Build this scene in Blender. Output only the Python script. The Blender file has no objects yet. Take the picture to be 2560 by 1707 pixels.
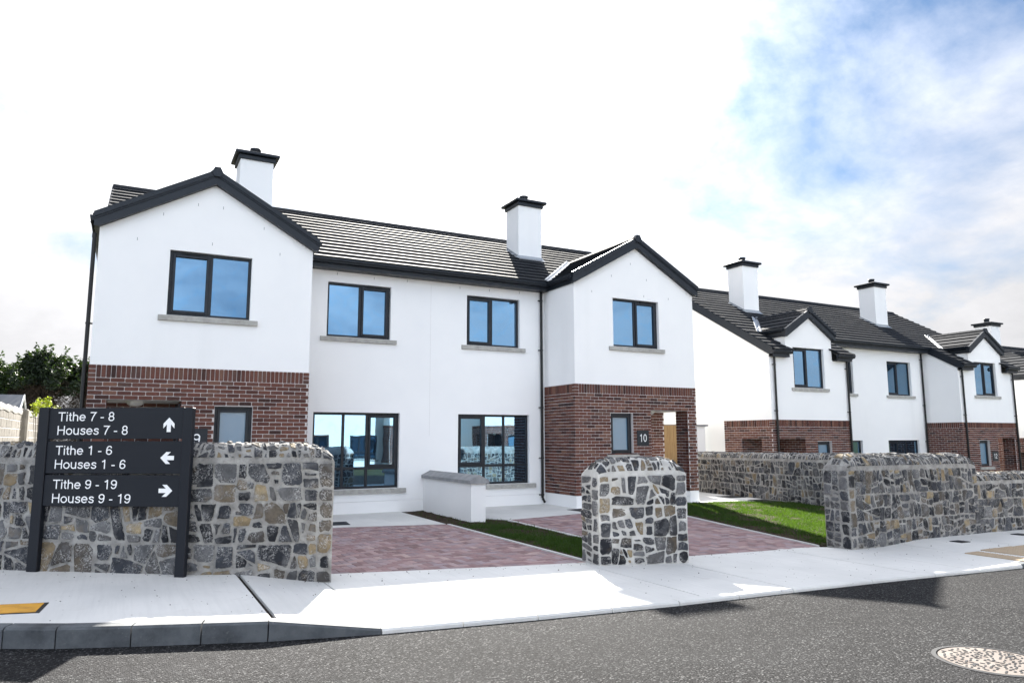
import bpy, bmesh, math, random
from mathutils import Vector, Matrix

# ------------------------------------------------------------------ camera
scene = bpy.context.scene
COL = scene.collection
R = math.radians
CAM = Vector((0.6288, -14.3682, 1.3365))
FW = Vector((0.46594479, 0.87473122, 0.1331944))
RT = Vector((0.88274596, -0.4698443, -0.00242803))
UP = Vector((-0.06045676, -0.11870814, 0.99108696))
cd = bpy.data.cameras.new('camera')
cd.sensor_width = 36.0
cd.lens = 36.0 * 1798.9 / 2560.0
cd.clip_start = 0.05
cd.clip_end = 3000
cam = bpy.data.objects.new('camera', cd)
COL.objects.link(cam)
cam.matrix_world = Matrix(((RT.x, UP.x, -FW.x, CAM.x), (RT.y, UP.y, -FW.y, CAM.y), (RT.z, UP.z, -FW.z, CAM.z), (0, 0, 0, 1)))
scene.camera = cam

# ------------------------------------------------------------------ light
SUN_AZ, SUN_EL = R(22.0), R(33.3)
SUN = Vector((math.sin(SUN_AZ) * math.cos(SUN_EL), math.cos(SUN_AZ) * math.cos(SUN_EL), math.sin(SUN_EL)))
sl = bpy.data.lights.new('sun', 'SUN')
sl.energy = 3.0
sl.angle = R(0.6)
sl.color = (1.0, 0.95, 0.87)
so = bpy.data.objects.new('sun', sl)
COL.objects.link(so)
so.rotation_euler = SUN.to_track_quat('Z', 'Y').to_euler()
so.location = SUN * 60

vs = scene.view_settings
vs.view_transform = 'Standard'
vs.look = 'None'
vs.gamma = 1.0
vs.use_curve_mapping = False
vs.exposure = 3.0

world = bpy.data.worlds.new('World')
scene.world = world
world.use_nodes = True
def build_world():
    nt = world.node_tree
    bg = nt.nodes['Background']
    sky = nt.nodes.new('ShaderNodeTexSky')
    sky.sky_type = 'NISHITA'
    sky.sun_disc = False
    sky.sun_elevation = SUN_EL
    sky.sun_rotation = SUN_AZ
    sky.air_density = 1.0
    sky.dust_density = 0.8
    sky.ozone_density = 1.6
    tc = nt.nodes.new('ShaderNodeTexCoord')
    sep = nt.nodes.new('ShaderNodeSeparateXYZ')
    nt.links.new(tc.outputs['Generated'], sep.inputs[0])
    def mth(op, a, b=None, clamp=False):
        n = nt.nodes.new('ShaderNodeMath'); n.operation = op; n.use_clamp = clamp
        for i, v in enumerate((a, b)):
            if v is None: continue
            if isinstance(v, (int, float)): n.inputs[i].default_value = v
            else: nt.links.new(v, n.inputs[i])
        return n.outputs[0]
    zz = mth('ADD', mth('MAXIMUM', sep.outputs[2], 0.0), 0.40)
    cx = mth('DIVIDE', sep.outputs[0], zz); cy = mth('DIVIDE', sep.outputs[1], zz)
    comb = nt.nodes.new('ShaderNodeCombineXYZ')
    nt.links.new(cx, comb.inputs[0]); nt.links.new(cy, comb.inputs[1])
    def noise(scale, detail, rough, off, dist=0.0):
        mp = nt.nodes.new('ShaderNodeMapping'); mp.inputs['Location'].default_value = off
        nt.links.new(comb.outputs[0], mp.inputs[0])
        n = nt.nodes.new('ShaderNodeTexNoise'); n.inputs['Scale'].default_value = scale
        n.inputs['Detail'].default_value = detail; n.inputs['Roughness'].default_value = rough
        n.inputs['Distortion'].default_value = dist
        nt.links.new(mp.outputs[0], n.inputs[0]); return n.outputs[0]
    big = noise(1.5, 9.0, 0.58, (-7.1700, -3.7588, 0.0), 0.35)
    fine = noise(4.4, 8.0, 0.6, (3.1362, 4.0627, 0.0), 0.2)
    # sunlit cloud: forward scattering round the sun, full front light on the clouds opposite it
    vm = nt.nodes.new('ShaderNodeVectorMath'); vm.operation = 'DOT_PRODUCT'
    nt.links.new(tc.outputs['Generated'], vm.inputs[0]); vm.inputs[1].default_value = SUN
    dotp = mth('MAXIMUM', vm.outputs['Value'], 0.0); dotm = mth('MAXIMUM', mth('MULTIPLY', vm.outputs['Value'], -1.0), 0.0)
    # one broken bank of bright cloud, thinner towards the right of the view where blue shows through
    front = mth('ADD', mth('MULTIPLY', sep.outputs[0], -0.105), mth('MULTIPLY', sep.outputs[2], -0.10))
    veil = mth('ADD', mth('MULTIPLY', mth('POWER', dotp, 14.0), 0.34), mth('MULTIPLY', mth('MAXIMUM', mth('SUBTRACT', 0.42, sep.outputs[2]), 0.0), 0.85))
    front = mth('ADD', front, veil)
    cov = mth('ADD', mth('ADD', mth('MULTIPLY', big, 1.0), mth('MULTIPLY', fine, 0.30)), front)
    ramp = nt.nodes.new('ShaderNodeValToRGB')
    ramp.color_ramp.elements[0].position = 0.46
    ramp.color_ramp.elements[1].position = 0.80
    nt.links.new(cov, ramp.inputs[0])
    glow = mth('ADD', mth('ADD', 0.96, mth('MULTIPLY', mth('POWER', dotp, 12.0), 2.2)), mth('MULTIPLY', mth('POWER', dotm, 0.6), 2.15))
    shade = mth('ADD', 0.74, mth('MULTIPLY', fine, 0.52))
    lum = mth('MULTIPLY', mth('MULTIPLY', glow, shade), mth('ADD', 0.86, mth('MULTIPLY', mth('POWER', mth('MAXIMUM', sep.outputs[2], 0.0), 2.0), 2.2)))   # overcast sky brightens to the zenith
    cc = nt.nodes.new('ShaderNodeVectorMath'); cc.operation = 'SCALE'
    nt.links.new(lum, cc.inputs['Scale'])
    tint = nt.nodes.new('ShaderNodeMix'); tint.data_type = 'RGBA'; nt.links.new(mth('POWER', dotm, 0.5), tint.inputs[0])
    tint.inputs[6].default_value = (0.99, 0.985, 1.01, 1); tint.inputs[7].default_value = (0.78, 0.94, 1.16, 1)   # bluer air away from the sun
    nt.links.new(tint.outputs[2], cc.inputs[0])
    deep = nt.nodes.new('ShaderNodeVectorMath'); deep.operation = 'MULTIPLY'
    nt.links.new(sky.outputs[0], deep.inputs[0]); deep.inputs[1].default_value = (0.042, 0.085, 0.122)
    mix = nt.nodes.new('ShaderNodeMix'); mix.data_type = 'RGBA'
    nt.links.new(ramp.outputs[0], mix.inputs[0]); nt.links.new(deep.outputs[0], mix.inputs[6]); nt.links.new(cc.outputs[0], mix.inputs[7])
    nt.links.new(mix.outputs[2], bg.inputs[0])
    bg.inputs[1].default_value = 0.12
build_world()

# ------------------------------------------------------------------ materials
def node(nt, t, **kw):
    n = nt.nodes.new(t)
    for k, v in kw.items():
        if hasattr(n, k): setattr(n, k, v)
    return n
class MatB:
    """small wrapper round a Principled material"""
    def __init__(s, name, col=(.5, .5, .5), rough=.6, spec=.5, metal=0.0):
        s.m = bpy.data.materials.new(name); s.m.use_nodes = True
        s.nt = s.m.node_tree; s.b = s.nt.nodes['Principled BSDF']
        s.b.inputs['Base Color'].default_value = (*col, 1); s.b.inputs['Roughness'].default_value = rough
        s.b.inputs['Specular IOR Level'].default_value = spec; s.b.inputs['Metallic'].default_value = metal
        s.tc = s.nt.nodes.new('ShaderNodeTexCoord')
        s.geo = s.nt.nodes.new('ShaderNodeNewGeometry')
    def link(s, a, b): s.nt.links.new(a, b)
    def noise(s, scale, detail=4, rough=.55, dist=0.0, vec=None):
        n = s.nt.nodes.new('ShaderNodeTexNoise')
        n.inputs['Scale'].default_value = scale; n.inputs['Detail'].default_value = detail
        n.inputs['Roughness'].default_value = rough; n.inputs['Distortion'].default_value = dist
        s.link(vec if vec is not None else s.geo.outputs['Position'], n.inputs['Vector']); return n.outputs[0]
    def voro(s, scale, feature='F1', out=0, vec=None, rnd=1.0):
        n = s.nt.nodes.new('ShaderNodeTexVoronoi'); n.feature = feature
        n.inputs['Scale'].default_value = scale; n.inputs['Randomness'].default_value = rnd
        s.link(vec if vec is not None else s.geo.outputs['Position'], n.inputs['Vector']); return n.outputs[out]
    def scaled(s, v):
        mp = s.nt.nodes.new('ShaderNodeMapping'); mp.inputs['Scale'].default_value = v
        s.link(s.geo.outputs['Position'], mp.inputs[0]); return mp.outputs[0]
    def ramp(s, f, stops, interp='LINEAR'):
        r = s.nt.nodes.new('ShaderNodeValToRGB'); cr = r.color_ramp; cr.interpolation = interp
        while len(cr.elements) < len(stops): cr.elements.new(0.5)
        for e, (p, c) in zip(cr.elements, stops):
            e.position = p; e.color = (*c, 1) if isinstance(c, (tuple, list)) else (c, c, c, 1)
        s.link(f, r.inputs[0]); return r.outputs[0]
    def math(s, op, a, b=None, clamp=False):
        n = s.nt.nodes.new('ShaderNodeMath'); n.operation = op; n.use_clamp = clamp
        for i, v in enumerate((a, b)):
            if v is None: continue
            if isinstance(v, (int, float)): n.inputs[i].default_value = v
            else: s.link(v, n.inputs[i])
        return n.outputs[0]
    def mix(s, f, a, b, blend='MIX'):
        n = s.nt.nodes.new('ShaderNodeMix'); n.data_type = 'RGBA'; n.blend_type = blend
        for i, v in ((0, f), (6, a), (7, b)):
            if isinstance(v, (int, float)): n.inputs[i].default_value = v
            elif isinstance(v, tuple): n.inputs[i].default_value = (*v, 1)
            else: s.link(v, n.inputs[i])
        return n.outputs[2]
    def color(s, c): s.link(c, s.b.inputs['Base Color'])
    def rough(s, c): s.link(c, s.b.inputs['Roughness'])
    def bump(s, h, strength=.3, dist=.01):
        n = s.nt.nodes.new('ShaderNodeBump'); n.inputs['Strength'].default_value = strength; n.inputs['Distance'].default_value = dist
        s.link(h, n.inputs['Height']); s.link(n.outputs[0], s.b.inputs['Normal'])
    def rand(s, island):
        if island: return s.geo.outputs['Random Per Island']
        n = s.nt.nodes.new('ShaderNodeObjectInfo'); return n.outputs['Random']
MT = {}
def mats():
    a = MatB('white_render', (.80, .80, .79), .85, .25)
    n = a.noise(1.3, 5); v = a.noise(.6, 3, vec=a.scaled((3, 3, .35)))
    c = a.mix(a.ramp(n, [(.35, .0), (.75, .6)]), (.865, .862, .855), (.815, .815, .815))
    a.color(a.mix(a.ramp(v, [(.58, 0.0), (.8, .35)]), c, (.76, .76, .75)))
    a.bump(a.noise(180, 3), .12, .003); MT['render'] = a.m
    a = MatB('anthracite_upvc', (.0085, .0125, .019), .42, .35)
    a.rough(a.ramp(a.noise(9, 3), [(.3, .36), (.7, .5)])); MT['anth'] = a.m
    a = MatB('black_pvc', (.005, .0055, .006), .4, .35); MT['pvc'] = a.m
    a = MatB('sign_paint', (.016, .020, .030), .5, .3)
    a.color(a.mix(a.ramp(a.noise(3.5, 4), [(.4, 0.0), (.8, .5)]), (.0055, .0075, .0125), (.009, .011, .016))); MT['sign'] = a.m
    a = MatB('white_vinyl', (.86, .86, .86), .5, .4); MT['vinyl'] = a.m
    a = MatB('window_glass', (.010, .016, .024), .015, 1.0)
    a.b.inputs['IOR'].default_value = 1.5
    nt = a.nt
    gl = node(nt, 'ShaderNodeBsdfGlossy'); gl.inputs['Roughness'].default_value = .008; gl.inputs['Color'].default_value = (.27, .59, .90, 1)
    bp = node(nt, 'ShaderNodeBump'); bp.inputs['Strength'].default_value = .05; bp.inputs['Distance'].default_value = .02
    nt.links.new(a.noise(1.6, 1), bp.inputs['Height']); nt.links.new(bp.outputs[0], gl.inputs['Normal'])
    ms = node(nt, 'ShaderNodeMixShader')
    lw = node(nt, 'ShaderNodeLayerWeight'); lw.inputs['Blend'].default_value = .32
    nt.links.new(a.ramp(lw.outputs['Fresnel'], [(0.0, .25), (1.0, 1.0)]), ms.inputs[0])
    nt.links.new(a.b.outputs[0], ms.inputs[1]); nt.links.new(gl.outputs[0], ms.inputs[2])
    nt.links.new(ms.outputs[0], nt.nodes['Material Output'].inputs['Surface']); MT['glass'] = a.m
    a = MatB('obscure_glass', (.10, .19, .28), .22, 1.0)
    a.bump(a.noise(60, 3, dist=1.0), .35, .004); MT['frost'] = a.m
    a = MatB('precast_sill', (.40, .39, .36), .85, .3)
    c = a.mix(a.ramp(a.noise(9, 6), [(.35, 0.0), (.7, 1.0)]), (.43, .42, .39), (.30, .29, .27))
    a.color(c); a.bump(a.noise(90, 4), .25, .003); MT['sill'] = a.m
    a = MatB('precast_coping', (.30, .30, .30), .85, .3)
    a.color(a.mix(a.ramp(a.noise(5, 6), [(.35, 0.0), (.7, 1.0)]), (.31, .315, .32), (.21, .215, .225)))
    a.bump(a.noise(90, 4), .25, .003); MT['coping'] = a.m
    a = MatB('brick_mortar', (.52, .48, .45), .95, .15)
    a.color(a.mix(a.noise(14, 5), (.64, .605, .595), (.50, .47, .46))); a.bump(a.noise(160, 3), .4, .004); MT['bmortar'] = a.m
    for key, isl in (('brick', False), ('brickj', True)):
        a = MatB('clay_brick' + ('_run' if isl else ''), (.2, .07, .05), .88, .2)
        base = a.ramp(a.rand(isl), [(0.0, (.038, .023, .021)), (.08, (.070, .033, .027)), (.24, (.112, .047, .036)), (.52, (.155, .064, .046)), (.70, (.128, .058, .045)), (.86, (.205, .104, .072)), (1.0, (.092, .052, .043))])
        f = a.ramp(a.noise(22, 6, .65), [(.38, 0.0), (.72, .85)])
        c = a.mix(a.math('MULTIPLY', f, .6), base, (.06, .034, .032))
        c = a.mix(a.ramp(a.noise(70, 4), [(.60, 0.0), (.82, .45)]), c, (.38, .30, .27))
        a.color(c); a.bump(a.noise(110, 4), .5, .004); MT[key] = a.m
    for key, isl in (('stone', False), ('stonej', True)):
        a = MatB('limestone' + ('_run' if isl else ''), (.1, .1, .1), .82, .3)
        rnd = a.rand(isl)
        base = a.ramp(rnd, [(0.0, (.007, .008, .011)), (.18, (.018, .020, .026)), (.38, (.055, .060, .072)), (.50, (.014, .015, .018)), (.70, (.145, .146, .150)), (.80, (.055, .049, .044)), (.86, (.125, .103, .078)), (.93, (.22, .165, .095)), (1.0, (.33, .26, .155))])
        off = a.nt.nodes.new('ShaderNodeCombineXYZ'); a.link(a.math('MULTIPLY', rnd, 37.0), off.inputs[0]); a.link(a.math('MULTIPLY', rnd, 91.0), off.inputs[2])
        va = a.nt.nodes.new('ShaderNodeVectorMath'); a.link(a.geo.outputs['Position'], va.inputs[0]); a.link(off.outputs[0], va.inputs[1])
        P = va.outputs[0]
        dark = a.ramp(a.noise(13, 6, .6, vec=P), [(.40, 0.0), (.66, 1.0)])
        c = a.mix(dark, base, a.mix(.55, base, (.010, .011, .014)))
        patch = a.ramp(a.noise(6.5, 3, vec=P), [(.46, 0.0), (.60, 1.0)])
        fleck = a.ramp(a.noise(62, 5, .72, .8, vec=P), [(.50, 0.0), (.60, 1.0)])
        lime = a.math('MULTIPLY', patch, fleck)
        c = a.mix(a.math('MULTIPLY', lime, .8), c, (.46, .455, .45))
        vein = a.ramp(a.noise(9, 4, .5, 2.5, vec=P), [(.485, 0.0), (.5, .8), (.515, 0.0)])
        c = a.mix(a.math('MULTIPLY', vein, a.ramp(a.noise(3, 2, vec=P), [(.55, 0.0), (.6, 1.0)])), c, (.50, .49, .47))
        smear = a.ramp(a.noise(5, 5, .65, .6), [(.52, 0.0), (.74, .55)]); c = a.mix(smear, c, (.20, .20, .205))
        och = a.ramp(a.noise(4.5, 3, vec=P), [(.60, 0.0), (.72, .65)])
        c = a.mix(och, c, a.mix(.4, c, (.20, .145, .08)))
        rim = a.nt.nodes.new('ShaderNodeAttribute'); rim.attribute_name = 'rim'
        edge = a.math('ADD', rim.outputs['Fac'], a.math('MULTIPLY', a.math('SUBTRACT', a.noise(26, 5, .65), .5), 2.2))
        c = a.mix(a.math('MULTIPLY', a.ramp(edge, [(.80, 0.0), (.98, 1.0)]), a.ramp(rim.outputs['Fac'], [(.02, 0.0), (.2, .92)])), c, a.mix(a.noise(9, 5), (.40, .39, .37), (.24, .232, .22)))
        a.color(c); a.bump(a.math('ADD', a.noise(40, 6, .65, vec=P), a.math('MULTIPLY', a.noise(12, 3, vec=P), 1.2)), .8, .012); MT[key] = a.m
    a = MatB('lime_mortar', (.42, .40, .37), .95, .15)
    c = a.mix(a.ramp(a.noise(7, 6), [(.35, 0.0), (.68, 1.0)]), (.41, .40, .38), (.23, .222, .21))
    c = a.mix(a.ramp(a.noise(38, 4), [(.58, 0.0), (.75, .5)]), c, (.13, .124, .115)); a.color(c)
    a.bump(a.math('ADD', a.noise(60, 6, .7), a.math('MULTIPLY', a.noise(18, 5, .6), 2.0)), 1.0, .016); MT['mortar'] = a.m
    a = MatB('pale_lime_mortar', (.5, .5, .5), .95, .15)
    c = a.mix(a.ramp(a.noise(7, 6), [(.35, 0.0), (.68, 1.0)]), (.58, .57, .55), (.42, .41, .385))
    c = a.mix(a.ramp(a.noise(38, 4), [(.58, 0.0), (.75, .4)]), c, (.32, .30, .27)); a.color(c)
    a.bump(a.math('ADD', a.noise(60, 6, .7), a.noise(14, 4)), .7, .012); MT['mortar_pale'] = a.m
    for key, isl in (('tile', False), ('tilej', True)):
        a = MatB('roof_tile' + ('_run' if isl else ''), (.03, .032, .037), .42, .10)
        a.color(a.mix(a.ramp(a.noise(9, 5), [(.35, 0.0), (.7, .8)]), a.ramp(a.rand(isl), [(0.0, (.014, .016, .020)), (1.0, (.022, .025, .030))]), (.030, .032, .037)))
        a.rough(a.ramp(a.noise(18, 4), [(.3, .76), (.7, .84)])); a.bump(a.noise(130, 3), .1, .003); MT[key] = a.m
    a = MatB('lead_flashing', (.40, .42, .45), .42, .5, .5)
    a.color(a.mix(a.noise(7, 4), (.46, .48, .50), (.30, .32, .35))); MT['lead'] = a.m
    a = MatB('brushed_concrete', (.50, .50, .48), .9, .25)
    st = a.noise(1.0, 5, .6, vec=a.scaled((22, 1.2, 1)))
    c = a.mix(a.ramp(a.noise(.9, 6), [(.36, 0.0), (.68, 1.0)]), (.68, .675, .655), (.58, .58, .565))
    c = a.mix(a.ramp(st, [(.45, 0.0), (.75, .35)]), c, (.52, .52, .505))
    c = a.mix(a.ramp(a.noise(5.5, 5), [(.62, 0.0), (.78, .4)]), c, (.48, .465, .44))
    spk = a.voro(7.5); c = a.mix(a.ramp(spk, [(.04, .8), (.06, 0.0)]), c, (.12, .10, .085))
    a.color(c); a.bump(a.math('ADD', st, a.math('MULTIPLY', a.noise(120, 4), .6)), .3, .004); MT['concrete'] = a.m
    a = MatB('kerb_concrete', (.20, .21, .22), .8, .3)
    c = a.mix(a.ramp(a.noise(3.5, 6, .65), [(.38, 0.0), (.66, 1.0)]), (.105, .115, .125), (.045, .049, .055))
    c = a.mix(a.ramp(a.noise(40, 4), [(.62, 0.0), (.78, .5)]), c, (.19, .19, .19)); a.color(c)
    a.bump(a.noise(90, 4), .3, .004); MT['kerb'] = a.m
    a = MatB('asphalt', (.03, .03, .03), .9, .10)
    v = a.voro(74, out=1); vs_ = a.nt.nodes.new('ShaderNodeSeparateColor'); a.link(v, vs_.inputs[0])
    agg = a.ramp(vs_.outputs[0], [(0.0, (.003, .003, .0036)), (.38, (.007, .007, .008)), (.62, (.017, .0175, .019)), (.82, (.050, .051, .053)), (.94, (.105, .106, .108)), (1.0, (.17, .17, .17))])
    d = a.voro(74); c = a.mix(a.ramp(d, [(.42, 0.0), (.70, .8)]), agg, (.004, .004, .0045))
    fn = a.noise(190, 3, .75); c = a.mix(a.ramp(fn, [(.48, 0.0), (.68, .7)]), c, (.040, .041, .044))
    big = a.ramp(a.noise(.7, 7, .66), [(.38, 0.0), (.68, 1.0)])
    c = a.mix(a.math('MULTIPLY', big, .30), c, (.044, .045, .047))
    trk = a.ramp(a.noise(.5, 5, .6, vec=a.scaled((.35, 1.6, 1))), [(.45, 0.0), (.65, 1.0)])
    c = a.mix(a.math('MULTIPLY', trk, .30), c, (.010, .010, .0108)); a.color(c)
    a.bump(a.math('SUBTRACT', a.math('MULTIPLY', vs_.outputs[2], .8), d), 1.0, .010); MT['asphalt'] = a.m
    for key, isl in (('paver', False), ('paverj', True)):
        a = MatB('block_paver' + ('_run' if isl else ''), (.25, .15, .14), .88, .25)
        c = a.ramp(a.rand(isl), [(0.0, (.175, .108, .112)), (.22, (.265, .165, .170)), (.42, (.325, .215, .215)), (.58, (.225, .178, .198)), (.76, (.385, .265, .255)), (.90, (.300, .245, .270)), (1.0, (.450, .330, .300))])
        c = a.mix(a.ramp(a.noise(16, 5, .6), [(.4, 0.0), (.75, .5)]), c, (.31, .24, .225))
        a.color(c); a.bump(a.noise(150, 4), .4, .003); MT[key] = a.m
    a = MatB('joint_sand', (.026, .021, .019), .95, .1); MT['sand'] = a.m
    a = MatB('soil', (.07, .05, .036), .95, .1)
    a.color(a.mix(a.ramp(a.noise(7, 7, .7), [(.35, 0.0), (.7, 1.0)]), (.030, .021, .015), (.075, .055, .039)))
    a.bump(a.noise(24, 7, .7), 1.0, .04); MT['soil'] = a.m
    a = MatB('field', (.07, .09, .04), .95, .1)
    a.color(a.mix(a.noise(2, 7, .7), (.045, .055, .022), (.09, .085, .05))); a.bump(a.noise(24, 7, .7), 1.0, .04); MT['field'] = a.m
    for key, c0, c1, tr in (('grass', (.008, .030, .003), (.032, .075, .006), .32), ('leafdark', (.004, .010, .0045), (.012, .023, .009), .12), ('leafmid', (.007, .017, .005), (.020, .036, .010), .14), ('leafyellow', (.22, .26, .02), (.42, .40, .04), .45)):
        a = MatB('foliage_' + key, c0, .55, .35)
        c = a.ramp(a.geo.outputs['Random Per Island'], [(0.0, c0), (1.0, c1)]); a.color(c)
        nt = a.nt; tb = node(nt, 'ShaderNodeBsdfTranslucent'); nt.links.new(a.mix(.5, c, (.16, .30, .02)), tb.inputs['Color'])
        ms = node(nt, 'ShaderNodeMixShader'); ms.inputs[0].default_value = tr
        nt.links.new(a.b.outputs[0], ms.inputs[1]); nt.links.new(tb.outputs[0], ms.inputs[2]); nt.links.new(ms.outputs[0], nt.nodes['Material Output'].inputs['Surface']); MT[key] = a.m
    a = MatB('bark', (.10, .075, .055), .9, .2); a.color(a.mix(a.noise(14, 5), (.13, .10, .075), (.05, .04, .03))); MT['bark'] = a.m
    a = MatB('dead_twigs', (.040, .031, .024), .9, .1); MT['twig'] = a.m
    a = MatB('concrete_block', (.40, .385, .36), .92, .2)
    c = a.mix(a.ramp(a.noise(4, 6), [(.35, 0.0), (.7, 1.0)]), (.20, .185, .165), (.135, .125, .11)); a.color(c); a.bump(a.noise(120, 4), .5, .005); MT['block'] = a.m
    a = MatB('pine_board', (.34, .21, .09), .75, .3)
    g = a.noise(1.0, 5, .6, 1.0, vec=a.scaled((40, 40, 2.2)))
    c = a.mix(a.ramp(g, [(.35, 0.0), (.7, 1.0)]), (.42, .27, .12), (.28, .165, .07)); kn = a.voro(3.2); a.color(a.mix(a.ramp(kn, [(.05, .8), (.09, 0.0)]), c, (.10, .05, .02))); MT['pine'] = a.m
    a = MatB('cast_iron', (.020, .021, .023), .6, .5, .4); MT['iron'] = a.m
    a = MatB('worn_iron', (.56, .50, .44), .55, .4, .15)
    a.color(a.mix(a.ramp(a.noise(6, 6, .65), [(.38, 0.0), (.7, 1.0)]), (.185, .165, .147), (.115, .09, .075))); MT['wornlid'] = a.m
    a = MatB('yellow_cover', (.62, .30, .02), .6, .4)
    a.color(a.mix(a.ramp(a.noise(9, 6), [(.45, 0.0), (.72, .7)]), (.66, .33, .025), (.40, .19, .02))); a.bump(a.noise(70, 3), .5, .005); MT['yellow'] = a.m
    a = MatB('buff_tactile', (.50, .40, .29), .9, .2)
    a.color(a.mix(a.noise(7, 5), (.42, .335, .24), (.32, .25, .175))); MT['buff'] = a.m
    a = MatB('opal_globe', (.80, .80, .78), .35, .5); MT['opal'] = a.m
    a = MatB('slate', (.06, .07, .085), .45, .5); MT['slate'] = a.m
    a = MatB('car_paint', (.012, .014, .018), .18, .6); a.b.inputs['Coat Weight'].default_value = 1.0; MT['car'] = a.m
    a = MatB('tyre', (.015, .015, .015), .85, .2); MT['tyre'] = a.m
    a = MatB('alloy', (.55, .56, .58), .3, .5, .9); MT['alloy'] = a.m
mats()

# ------------------------------------------------------------------ mesh helpers
class MB:
    def __init__(s): s.v = []; s.f = []
    def add(s, vs, fs):
        o = len(s.v); s.v.extend([tuple(p) for p in vs]); s.f.extend([tuple(i + o for i in f) for f in fs])
    def quad(s, a, b, c, d): s.add((a, b, c, d), ((0, 1, 2, 3),))
    def poly(s, pts): s.add(pts, (tuple(range(len(pts))),))
    def box(s, x0, x1, y0, y1, z0, z1):
        s.add([(x0, y0, z0), (x1, y0, z0), (x1, y1, z0), (x0, y1, z0), (x0, y0, z1), (x1, y0, z1), (x1, y1, z1), (x0, y1, z1)],
              [(0, 3, 2, 1), (4, 5, 6, 7), (0, 1, 5, 4), (1, 2, 6, 5), (2, 3, 7, 6), (3, 0, 4, 7)])
    def cbox(s, x0, x1, y0, y1, z0, z1, c=.004):
        """box with chamfered edges"""
        o = len(s.v); bm = bmesh.new(); r = bmesh.ops.create_cube(bm, size=1)
        for v in bm.verts: v.co = Vector(((x0 + x1) / 2 + v.co.x * (x1 - x0), (y0 + y1) / 2 + v.co.y * (y1 - y0), (z0 + z1) / 2 + v.co.z * (z1 - z0)))
        bmesh.ops.bevel(bm, geom=bm.edges[:], offset=c, segments=1, affect='EDGES')
        bm.verts.index_update(); s.add([v.co for v in bm.verts], [[v.index for v in f.verts] for f in bm.faces]); bm.free()
    def prism(s, pts, ext):
        """pts: planar 3D polygon, ext: extrusion vector"""
        n = len(pts); e = Vector(ext); A = [Vector(p) for p in pts]
        s.add(A + [p + e for p in A], [tuple(range(n))[::-1], tuple(range(n, 2 * n))] + [(i, (i + 1) % n, n + (i + 1) % n, n + i) for i in range(n)])
    def tube(s, path, r, n=8, caps=True):
        path = [Vector(p) for p in path]; rings = []
        rr = r if isinstance(r, (list, tuple)) else [r] * len(path)
        for i, p in enumerate(path):
            d = (path[min(i + 1, len(path) - 1)] - path[max(i - 1, 0)]).normalized()
            a = d.orthogonal().normalized() if abs(d.z) < .9 else Vector((1, 0, 0)); a = (a - d * a.dot(d)).normalized(); b = d.cross(a)
            rings.append([p + (a * math.cos(t) + b * math.sin(t)) * rr[i] for t in [2 * math.pi * k / n for k in range(n)]])
        vs = [q for g in rings for q in g]; fs = []
        for i in range(len(path) - 1):
            for k in range(n): fs.append((i * n + k, i * n + (k + 1) % n, (i + 1) * n + (k + 1) % n, (i + 1) * n + k))
        if caps: fs += [tuple(range(n))[::-1], tuple(range((len(path) - 1) * n, len(path) * n))]
        s.add(vs, fs)
    def mesh(s, name, mat=None, smooth=False, fix=False):
        m = bpy.data.meshes.new(name); m.from_pydata(s.v, [], s.f)
        if mat: m.materials.append(MT[mat])
        if fix:
            bm = bmesh.new(); bm.from_mesh(m); bmesh.ops.recalc_face_normals(bm, faces=bm.faces[:]); bm.to_mesh(m); bm.free()
        if smooth: m.shade_smooth()
        m.update(); return m
    def obj(s, name, mat, parent=None, loc=(0, 0, 0), smooth=False, fix=True):
        return link(name, s.mesh(name, mat, smooth, fix), parent, loc)
def link(name, data, parent=None, loc=(0, 0, 0)):
    o = bpy.data.objects.new(name, data); COL.objects.link(o); o.location = loc
    if parent: o.parent = parent
    return o
def empty(name, loc=(0, 0, 0), parent=None):
    o = link(name, None, parent, loc); o.empty_display_size = .3; return o
def tag(o, label=None, cat=None, group=None, kind=None):
    for k, v in (('label', label), ('category', cat), ('group', group), ('kind', kind)):
        if v: o[k] = v
    return o
def copy_tree(o, parent=None, name_filter=None):
    c = o.copy(); COL.objects.link(c); c.parent = parent
    for ch in o.children:
        if ch.name.split('.')[0] in ('brick', 'roof_tile'): continue
        copy_tree(ch, c)
    return c

# ------------------------------------------------------------------ ground levels
def Zr(x): return -.24 - .02 * (x - 2)                     # carriageway
def Zp(x): return Zr(x) + .04                              # dropped footpath
def Zpav(x):
    off = .11 if x < 1.75 else (0.0 if x > 2.63 else .11 * (2.63 - x) / .88)
    if x > 11.4: off += .06 * min(1, (x - 11.4) / 1.0)
    return Zp(x) + off
def G(x, y):
    t = min(1, max(0, (y + 6.3) / 5.3)); return Zp(x) * (1 - t) - .285 * t
def sstep(a, b, x):
    t = min(1, max(0, (x - a) / (b - a))); return t * t * (3 - 2 * t)
def terrain(x, y):
    xc = min(60, max(-40, x)); road = Zr(xc) - .12
    lot = -.36 - .70 * sstep(16.1, 17.4, x) - .6 * sstep(32.2, 33.8, x)
    lot = min(lot, G(min(16, max(-2, x)), y) - .06) if x < 16.2 else lot
    t = sstep(-6.6, -5.6, y); return road * (1 - t) + lot * t
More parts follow.
